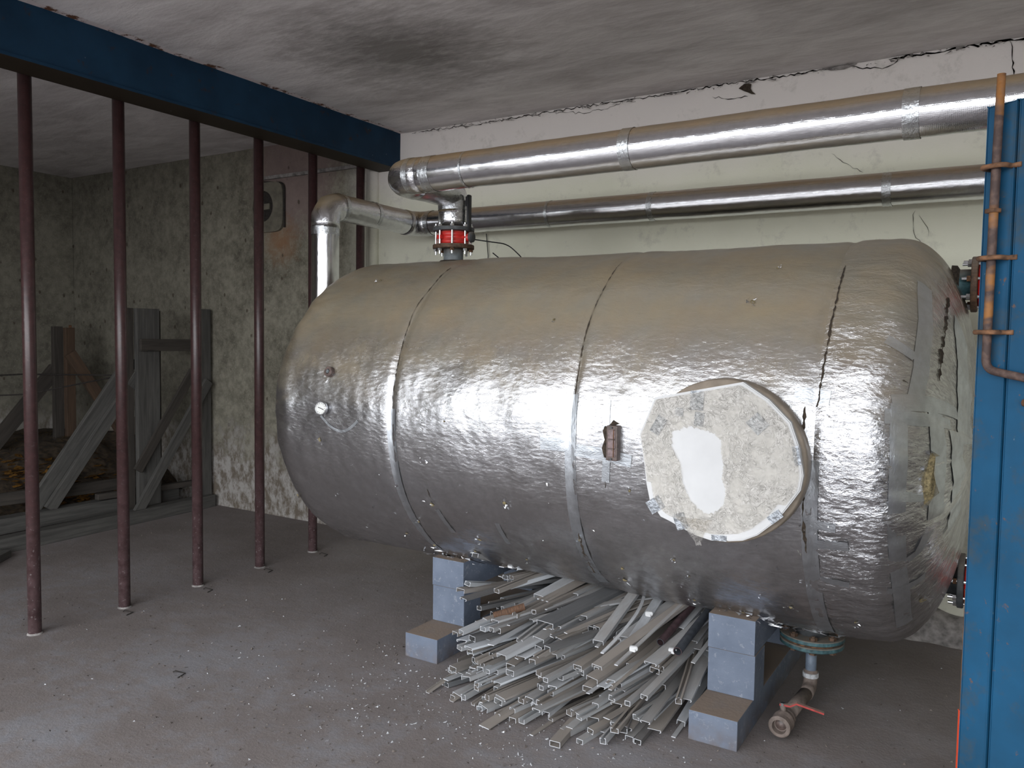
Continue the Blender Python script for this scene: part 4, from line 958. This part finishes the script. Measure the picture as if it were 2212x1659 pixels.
def settle(x, y, ang, L, w_, h_):
    "rest a strip on the height field: returns z at both ends"
    dx_, dy_ = math.sin(ang), math.cos(ang); n = max(6, int(L / .03)); ts = [L * i / n for i in range(n + 1)]; hs = []
    for t_ in ts:
        m = 0
        for s in (-.45, 0, .45): m = max(m, height(x + dx_ * t_ + dy_ * w_ * s, y + dy_ * t_ - dx_ * w_ * s))
        hs.append(m)
    # upper hull
    hull = []
    for p in zip(ts, hs):
        while len(hull) >= 2 and (hull[-1][0] - hull[-2][0]) * (p[1] - hull[-2][1]) - (hull[-1][1] - hull[-2][1]) * (p[0] - hull[-2][0]) >= 0: hull.pop()
        hull.append(p)
    for a, b in zip(hull, hull[1:]):
        if b[0] >= L / 2: break
    s = (b[1] - a[1]) / (b[0] - a[0]); z0 = a[1] - s * a[0]; 
    for t_ in ts:
        zz = z0 + s * t_ + h_
        for q in np.arange(-w_ / 2, w_ / 2 + .001, GR * .8):
            i = int((x + dx_ * t_ + dy_ * q - GX0) / GR); j = int((y + dy_ * t_ - dx_ * q - GY0) / GR)
            for di in (0, 1):
                for dj in (0, 1):
                    if 0 <= i + di < NXg and 0 <= j + dj < NYg: HF[i + di, j + dj] = max(HF[i + di, j + dj], zz * (1 if di + dj == 0 else .985))
    for k in range(int(L / GR) + 1):
        pass
    return z0 + .0015, s
def place(me, x, y, ang, L, w_, h_, name='profile_offcut', tilt=0.0, fixed=None):
    z0, s = fixed if fixed else settle(x, y, ang, L, w_, h_)
    o = bpy.data.objects.new(name, me); COL.objects.link(o); pitch_ = math.atan(s)
    o.matrix_world = Matrix.Translation((x, y, z0)) @ Matrix.Rotation(-ang, 4, 'Z') @ Matrix.Rotation(pitch_, 4, 'X') @ Matrix.Rotation(tilt, 4, 'Y') @ Matrix.Diagonal((1, L, 1, 1))
    return o
def ang_ok(x, y, ang, L):
    # keep clear of the footings and blocks; stay below the tank
    for k in range(12):
        t_ = L * k / 11; px, py = x + math.sin(ang) * t_, y + math.cos(ang) * t_
        if py > 3.04 and not (-2.285 < px < -1.075): return False
    return True
N_STRIP = 290; cnt = 0; tries = 0
def zone(x, y): return ('at the left', 'in the middle', 'at the right')[0 if x < -1.85 else 1 if x < -1.45 else 2] + (' front' if y < 2.95 else ' centre' if y < 3.15 else ' back')
def lim(x, y):  # space under the belly
    return 9
while cnt < N_STRIP and tries < 9000:
    tries += 1; u = cnt / N_STRIP
    ki = random.choices(range(len(kinds)), weights)[0]; k, w_, h_ = kinds[ki]
    mt = random.choices(['strip_pale', 'strip_grey', 'strip_dust', 'strip_dark'], [2.2, 4.2, 4.2, 1.2])[0]
    fx = rnd(); x = -2.22 + fx * 1.16
    # the front outline bulges forward in the middle; upper layers start further back
    yfr = 2.74 + .42 * abs(fx - .52) ** 1.6 + (.12 if fx > .92 else 0)
    y = yfr + abs(random.gauss(0, .10)) + u * .16 + u * U(0, .62)
    ang = .20 - .12 * fx + random.gauss(.02, .085) + (random.gauss(0, .2) if rnd() < .12 else 0)
    L = min(U(.8, 1.6), 4.62 - y); 
    if L < .45 or not ang_ok(x, y, ang, L): continue
    # keep below the tank: look at current height at the middle
    ok = True
    for t_ in np.linspace(0, L, 12):
        px, py = x + math.sin(ang) * t_, y + math.cos(ang) * t_; zt = Zc - math.sqrt(max(0, .845 ** 2 - (py - Yc) ** 2)) if abs(py - Yc) < .84 else .9
        if height(px, py) + h_ + .012 > zt: ok = False
    if not ok: continue
    b = random.choices((0, 1, 2), (6, 3, 1))[0]
    o = place(proto(ki, mt, b), x, y, ang, L, w_, h_ * (.34 if k in 'unckslid' else .6), tilt=random.gauss(0, .08))
    tag(o, '%s %s%s offcut %s of the pile' % (cols[mt], ('narrow ' if w_ < .033 else 'wide ' if w_ > .05 else '') + ('bowed ' if b else ''), words[k], zone(x, y)), 'offcut', 'cut plastic profiles piled under the tank')
    cnt += 1
print('strips', cnt, 'max height', HF.max())
# singled-out pieces on top of the pile
def special(kind, w_, h_, mt, x, y, ang, L, label, name='profile_offcut', bow=0, nseg=3, cat='offcut', endm='strip_end', curl=0, tilt=0, fixed=None):
    me = strip_mesh(kind, w_, h_, bow, nseg, curl=curl); me.materials.append(MAT[mt]); me.materials.append(MAT[endm])
    return tag(place(me, x, y, ang, L, w_, h_, name, tilt, fixed), label, cat)
MAT['rust_pipe'] = plain('rusty_brown_pipe', (.12, .062, .035), .8, var=.3, scale=40, bump=.3)
MAT['maroon_pipe'] = plain('dark_maroon_pipe', (.062, .036, .040), .5, var=.25, scale=30)
MAT['grey_pipe'] = plain('dark_grey_pipe', (.055, .06, .07), .5, var=.2, scale=30)
special('n', .085, .018, 'strip_dark', -1.68, 3.04, .13, 1.15, 'wide dark grey plastic profile across the middle of the pile', nseg=2)
special('u', .045, .03, 'strip_dark', -2.27, 3.66, .20, .50, 'short grey open channel at the far left of the pile by the block', nseg=2)
special('n', .04, .025, 'strip_pale', -2.22, 3.36, .22, .72, 'clean bluish-white square-edged length on top at the left of the pile', nseg=2)
special('lid', .04, .010, 'strip_pale', -2.07, 3.42, .30, .55, 'second clean white length right of the top left white one', nseg=2)
special('flat', .07, .006, 'strip_dust', -1.86, 3.34, .18, .62, 'broad flat dusty board-like strip near the top of the pile', nseg=2)
special('pipe', .034, .034, 'rust_pipe', -1.98, 3.10, .95, .15, 'short rusty brown steel pipe stub in the pile', 'pipe_offcut', cat='pipe', endm='rust_orange')
special('pipe', .034, .034, 'maroon_pipe', -1.225, 3.25, .06, .8, 'dark maroon steel pipe in the pile left of the right support', 'pipe_offcut', cat='pipe', endm='grey_pipe')
special('pipe', .038, .038, 'grey_pipe', -1.13, 3.20, .0, .7, 'dark grey pipe in the pile against the right support', 'pipe_offcut', cat='pipe', endm='maroon_pipe')
special('n', .044, .016, 'strip_grey', -1.45, 3.10, -.06, .55, 'slate grey square-edged length right of the wide dark profile', nseg=2)
special('n', .04, .016, 'strip_pale', -1.32, 3.16, -.12, .55, 'pale channel pointing left on top of the right half of the pile', nseg=2)
special('n', .045, .014, 'strip_dust', -1.36, 2.90, .20, .9, 'broad dusty strip slanting right near the front of the pile', nseg=2)
special('flat', .016, .005, 'strip_grey', -1.29, 2.93, .10, .9, 'long thin straight strip slanting across the right of the pile', nseg=2)
special('flat', .014, .005, 'strip_pale', -1.38, 2.99, -.10, .6, 'thin curved pale strip bent over the front of the pile', bow=.05, nseg=14, curl=.03)
special('tube', .045, .024, 'strip_dust', -1.45, 2.72, -.08, .42, 'short dusty double tube lying apart at the front of the pile', nseg=1, fixed=(.003, .02))
special('flat', .055, .004, 'strip_dust', -1.77, 2.70, .18, .42, 'wide flat dusty piece at the front left edge of the pile', nseg=1, fixed=(.003, .10))
special('l', .02, .010, 'strip_dust', -2.16, 2.83, .07, .9, 'thin angle strip reaching furthest out at the left front of the pile', nseg=2, fixed=(.003, .13))
special('l', .022, .010, 'strip_dust', -2.02, 2.82, .12, .9, 'second thin strip sticking out at the left front of the pile', nseg=2, fixed=(.003, .14))
special('u', .022, .012, 'strip_dust', -1.92, 2.84, .18, .8, 'third thin strip sticking out at the left front of the pile', nseg=2, fixed=(.003, .15))
for i, (px_, py_) in enumerate(((-2.09, 3.42), (-1.27, 3.06), (-1.16, 3.22), (-1.34, 3.40))):
    z_ = height(px_, py_) + .008
    o = obox((px_, py_, z_ + .008), Vector((.9, .3, 0)).normalized(), Vector((-.3, .9, 0)).normalized(), (0, 0, 1), .034, .02, .018, .003); obox((px_, py_ - .008, z_ + .002), (1, 0, 0), (0, 1, 0), (0, 0, 1), .026, .012, .012, .002, bm=o)
    tag(link('end_cap', o, 'foam'), ['white plastic end cap at the upper left of the pile', 'white plastic end cap low on the front right of the pile', 'white plastic end cap nearest the right support', 'white plastic end cap in the middle right of the pile'][i], 'end cap', 'white end caps on the pile')

# ---------------------------------------------------------------- blue door leaf with slide bolt
de = Vector((-.042, 1.60, 0)); dv = Vector((.833, -.553, 0)).normalized(); dn = Vector((-.553, -.833, 0)).normalized(); W_ = 1.08
def dpnt(s, o_, z): return de + dv * s + dn * o_ + Vector((0, 0, z))
door = bpy.data.objects.new('door_1', None); COL.objects.link(door); door.location = dpnt(W_, 0, 0); door['kind'] = 'structure'; door['label'] = 'worn blue steel door leaf standing open at the right edge'; 
ZT = 2.0
def dbox(s0, s1, o0, o1, z0, z1, bev=.0015): return obox(dpnt((s0 + s1) / 2, (o0 + o1) / 2, (z0 + z1) / 2), dv, dn, (0, 0, 1), s1 - s0, abs(o1 - o0), z1 - z0, bev)
link('sheet', dbox(.0, W_, -.004, .0, .03, ZT - .004), 'door', door)
link('stile', dbox(.0, .050, .0, .006, .03, ZT), 'door', door)
link('stile', dbox(W_ - .05, W_, .0, .006, .03, ZT), 'door', door)
link('panel', dbox(.054, W_ - .054, .0, .0045, .03, ZT), 'door', door)
link('edge_angle', dbox(-.001, .045, -.04, -.0045, .03, ZT), 'door', door)
link('top_rail', dbox(.05, W_, -.04, -.0045, ZT - .05, ZT), 'door', door)
o = link('edge_board', dbox(-.010, .02, -.022, -.006, .955, 1.17, .001), 'rust_orange', door); o['label'] = 'rusty orange strip behind the door edge'
o = link('edge_board', dbox(-.012, .02, -.022, -.006, .03, .953, .001), 'orange', door); o['label'] = 'bright red-orange lower strip behind the door edge'
rs = .026
rod = link('slide_bolt', tube(round_path([dpnt(rs + .004, .020, 2.045), dpnt(rs + .002, .020, 1.9), dpnt(rs, .020, 1.56), dpnt(rs + .15, .022, 1.535)],   .018, 6), .0068, 16, lump=.0006, ls=30), 'rod', door, True); rod['label'] = 'rusty brown and orange slide bolt rod with bent handle'
for z in (1.895, 1.745, 1.622):
    link('bolt_loop', tube(round_path([dpnt(rs - .018, .006, z), dpnt(rs - .018, .032, z), dpnt(rs + .02, .032, z), dpnt(rs + .02, .006, z)], .012, 4) + [dpnt(rs + .035, .006, z)], .0042, 10), 'rust', door, True)
link('bolt_knob', cyl(dpnt(rs, .02, 1.82), dpnt(rs, .02, 1.826), .012, seg=14), 'rust', door, True)
link('handle_stub', cyl(dpnt(.085, .008, 1.508), dpnt(.14, .008, 1.508), .006, seg=12), 'rust', door, True)
for z in (.4, 1.6): link('hinge', cyl(dpnt(W_ + .005, -.01, z), dpnt(W_ + .005, -.01, z + .12), .014, seg=16), 'rust', door, True)
localize(door)
struct('door_post', box(.905, .985, .94, 1.02, 0, ZC, .004), 'beam', 'steel post carrying the hinges of the blue door').name = 'trim_6'

# ---------------------------------------------------------------- timber frames in the barred bay
def plank(name, p0, p1, wdir, w_, t, mat, parent, j=.0):
    p0, p1 = Vector(p0), Vector(p1); L = (p1 - p0).length; az = (p1 - p0).normalized(); wd = Vector(wdir); wd = (wd - az * wd.dot(az)).normalized(); td = az.cross(wd)
    bm = bmesh.new(); r = bmesh.ops.create_cube(bm, size=1)
    for v in r['verts']: v.co = Vector((v.co.x * w_, v.co.y * t, v.co.z * L))
    bmesh.ops.bevel(bm, geom=bm.edges[:], offset=.003, segments=1, affect='EDGES'); me = bpy.data.meshes.new(name); bm.to_mesh(me); bm.free(); me.materials.append(MAT[mat])
    o = bpy.data.objects.new(name, me); COL.objects.link(o); m = Matrix((wd, td, az)).transposed().to_4x4(); m.translation = (p0 + p1) / 2
    if parent is not None: o.parent = parent; m = Matrix.Translation(-parent.location) @ m
    o.matrix_local = m; return o
F = thing('timber_shoring', 'grey weathered timber retaining frame of two tall posts with rail and braces behind the bars', 'timber frame', (-6.3, 4.3, 0))
plank('post', (-6.42, 4.16, 0), (-6.42, 4.16, 1.815), (0, 1, 0), .075, .06, 'wood_dark', F)
plank('post', (-6.38, 4.315, 0), (-6.38, 4.315, 1.815), (0, 1, 0), .215, .05, 'wood_grey', F)
plank('post', (-6.44, 4.45, 0), (-6.44, 4.45, 1.80), (0, 1, 0), .05, .05, 'wood_dark', F)
plank('post', (-6.33, 4.845, 0), (-6.33, 4.845, 1.83), (0, 1, 0), .145, .05, 'wood_grey', F)
plank('rail', (-6.335, 4.22, 1.50), (-6.335, 4.775, 1.50), (0, 0, 1), .105, .03, 'wood_dark', F)
plank('brace', (-6.22, 4.08, .05), (-6.27, 4.86, 1.17), (0, 1, -.7), .085, .035, 'wood_grey', F)
plank('brace', (-6.33, 4.18, .42), (-6.32, 4.74, 1.27), (0, 1, -.7), .08, .03, 'wood_dark', F)
plank('sill', (-6.13, 2.70, .055), (-6.29, 4.90, .055), (0, 0, 1), .11, .11, 'wood_grey', F)
plank('sill', (-6.48, 2.60, .12), (-6.55, 4.70, .12), (0, 0, 1), .12, .12, 'wood_grey', F)
plank('brace', (-6.56, 3.42, .20), (-6.45, 4.22, 1.38), (0, 1, -.7), .12, .04, 'wood_grey', F)
plank('brace', (-6.50, 3.52, .18), (-6.40, 4.24, 1.25), (0, 1, -.7), .09, .04, 'wood_grey', F)
plank('rail', (-6.48, 3.9, .22), (-6.40, 4.85, .22), (0, 0, 1), .05, .06, 'wood_dark', F)
F2 = thing('timber_shoring', 'brown timber post with two slanting braces at the far left wall', 'timber frame', (-7.8, 4.38, 0))
plank('post', (-7.82, 4.335, 0), (-7.82, 4.335, 1.655), (0, 1, 0), .09, .05, 'wood_dark', F2)
plank('post', (-7.78, 4.43, 0), (-7.78, 4.43, 1.645), (0, 1, 0), .09, .05, 'wood_brown', F2)
plank('brace', (-7.72, 4.40, 1.40), (-7.55, 4.86, .55), (0, 1, .6), .11, .04, 'wood_brown', F2)
plank('brace', (-7.86, 4.34, 1.25), (-7.80, 3.55, .35), (0, 1, -.7), .13, .05, 'wood_dark', F2)
plank('wire_hook', (-7.74, 4.42, 1.645), (-7.74, 4.42, 1.67), (0, 1, 0), .03, .006, 'rust', F2)
o = tag(link('tie_rod', tube([(-7.7, 3.0, 1.19), (-7.6, 3.9, 1.215), (-7.55, 4.3, 1.20), (-6.45, 4.10, 1.24)], .007, 8), 'soot', smooth=True), 'upper thin dark tie wire stretched between the timber posts', 'wire')
o = tag(link('tie_rod', tube([(-7.3, 2.9, 1.06), (-6.95, 3.6, 1.08), (-6.45, 4.10, 1.235)], .006, 8), 'soot', smooth=True), 'lower thin dark tie wire sagging between the timber posts', 'wire')
tag(plank('timber_plank', (-5.72, 2.55, .03), (-6.02, 2.92, .03), (0, 0, 1), .05, .13, 'wood_grey', None), 'grey plank end lying on the floor at the far left edge', 'plank')
tag(plank('timber_plank', (-6.72, 3.05, .28), (-6.66, 4.62, .26), (0, 0, 1), .10, .04, 'wood_dark', None), 'dark plank on edge holding back the dead leaves', 'plank')
# heap of dead leaves behind the frame
def heap_z(x, y): return .08 + .50 * sm(-6.6, -7.6, x) * (1 - .35 * sm(4.5, 3.0, y)) + .05 * noise.noise(Vector((x * 4, y * 4, 0))) + .02 * noise.noise(Vector((x * 13, y * 13, 0)))
bm = grid_wall(lambda u, v: Vector((XL + .02 + u * 1.80, 1.6 + v * 3.34, 0)), 70, 110, 0)
for v in bm.verts: v.co.z = max(.005, heap_z(v.co.x, v.co.y))
hp = tag(link('leaf_heap', bm, plain('rotting_leaf_litter', (.05, .034, .02), .95, var=.4, scale=25, bump=.8), smooth=True), 'heap of dark rotting leaves and straw behind the timber frame', 'heap', kind='stuff')
for mt, n_, lab, sz in (('straw', 1600, 'scattered dry straw stalks on the leaf heap', .09), ('leaf', 260, 'orange-yellow dry leaves on the leaf heap', .09)):
    bm = bmesh.new()
    for k in range(n_):
        if mt == 'leaf':
            cx_, cy2 = random.choice([(-7.15, 3.95), (-6.95, 3.9), (-6.9, 4.35), (-7.25, 3.7)]); x, y = random.gauss(cx_, .14), random.gauss(cy2, .12)
        else: x, y = U(XL + .15, -6.8), U(2.2, 4.85)
        z = heap_z(x, y) + .012; a = U(0, 2 * PI); d_ = Vector((math.cos(a), math.sin(a), U(-.25, .35))) * sz * U(.5, 1.2); q = Vector((-math.sin(a), math.cos(a), U(-.3, .3))) * (.003 if mt == 'straw' else .04); c = Vector((x, y, z))
        bm.faces.new([bm.verts.new(c - d_ / 2 - q * .6), bm.verts.new(c + d_ / 2 - q * .2), bm.verts.new(c + d_ / 2 * .8 + q), bm.verts.new(c - d_ / 2 * .7 + q)])
    bmesh.ops.solidify(bm, geom=bm.faces[:], thickness=.0015)
    tag(link('dry_straw' if mt == 'straw' else 'dry_leaf', bm, mt), lab, 'straw' if mt == 'straw' else 'leaves', kind='stuff')

# ---------------------------------------------------------------- debris on the floor
def scatter(name, n_, mat, fn, s0, s1, label, cat):
    bm = bmesh.new()
    for k in range(n_):
        x, y = fn()
        if any(a < x < b and 3.05 < y < 4.5 for a, b in ((-2.54, -2.31), (-1.05, -.82))): continue
        s = U(s0, s1); vs_ = [bm.verts.new((x + U(-s, s), y + U(-s, s), .001 + (U(.3, .9) * s if i == 3 else 0))) for i in range(4)]
        for f in ((0, 1, 3), (1, 2, 3), (2, 0, 3), (0, 2, 1)): bm.faces.new([vs_[i] for i in f])
    bmesh.ops.recalc_face_normals(bm, faces=bm.faces[:])
    tag(link(name, bm, mat), label, cat, kind='stuff')
def around():
    a = rnd(); 
    if a < .55: return random.gauss(-1.75, .55), random.gauss(2.72, .22)
    if a < .8: return random.gauss(-2.45, .35), random.gauss(3.0, .4)
    return U(-4.2, .3), U(1.6, 4.5)
scatter('floor_chip', 900, 'chip', around, .0025, .008, 'pale plastic and foil chips strewn on the floor round the pile', 'chips')
scatter('floor_grit', 2600, 'gravel', lambda: (max(-5.8, min(1.3, random.gauss(-2.3, 1.3))), random.gauss(2.7, .8)) if rnd() < .6 else (U(-6.0, 1.2), U(1.2, 4.8)), .003, .010, 'fine grey-brown grit scattered over the concrete floor', 'grit')
# bent wire scraps poking from the floor
for i, (x, y, lab) in enumerate(((-4.27, 2.72, 'short bent wire scrap at the foot of the second bar'), (-4.24, 3.24, 'short bent wire scrap at the foot of the third bar'), (-4.26, 3.74, 'short bent wire scrap at the foot of the fourth bar'), (-4.24, 4.24, 'short bent wire scrap at the foot of the fifth bar'), (-3.3, 2.35, 'tiny curled wire on the open floor left of the supports'))):
    tag(link('wire_scrap', tube([(x, y, .004), (x + .03, y - .01, .02), (x + .06, y + .02, .004), (x + .075, y - .03, .004)], .003, 6), 'soot'), lab, 'wire')
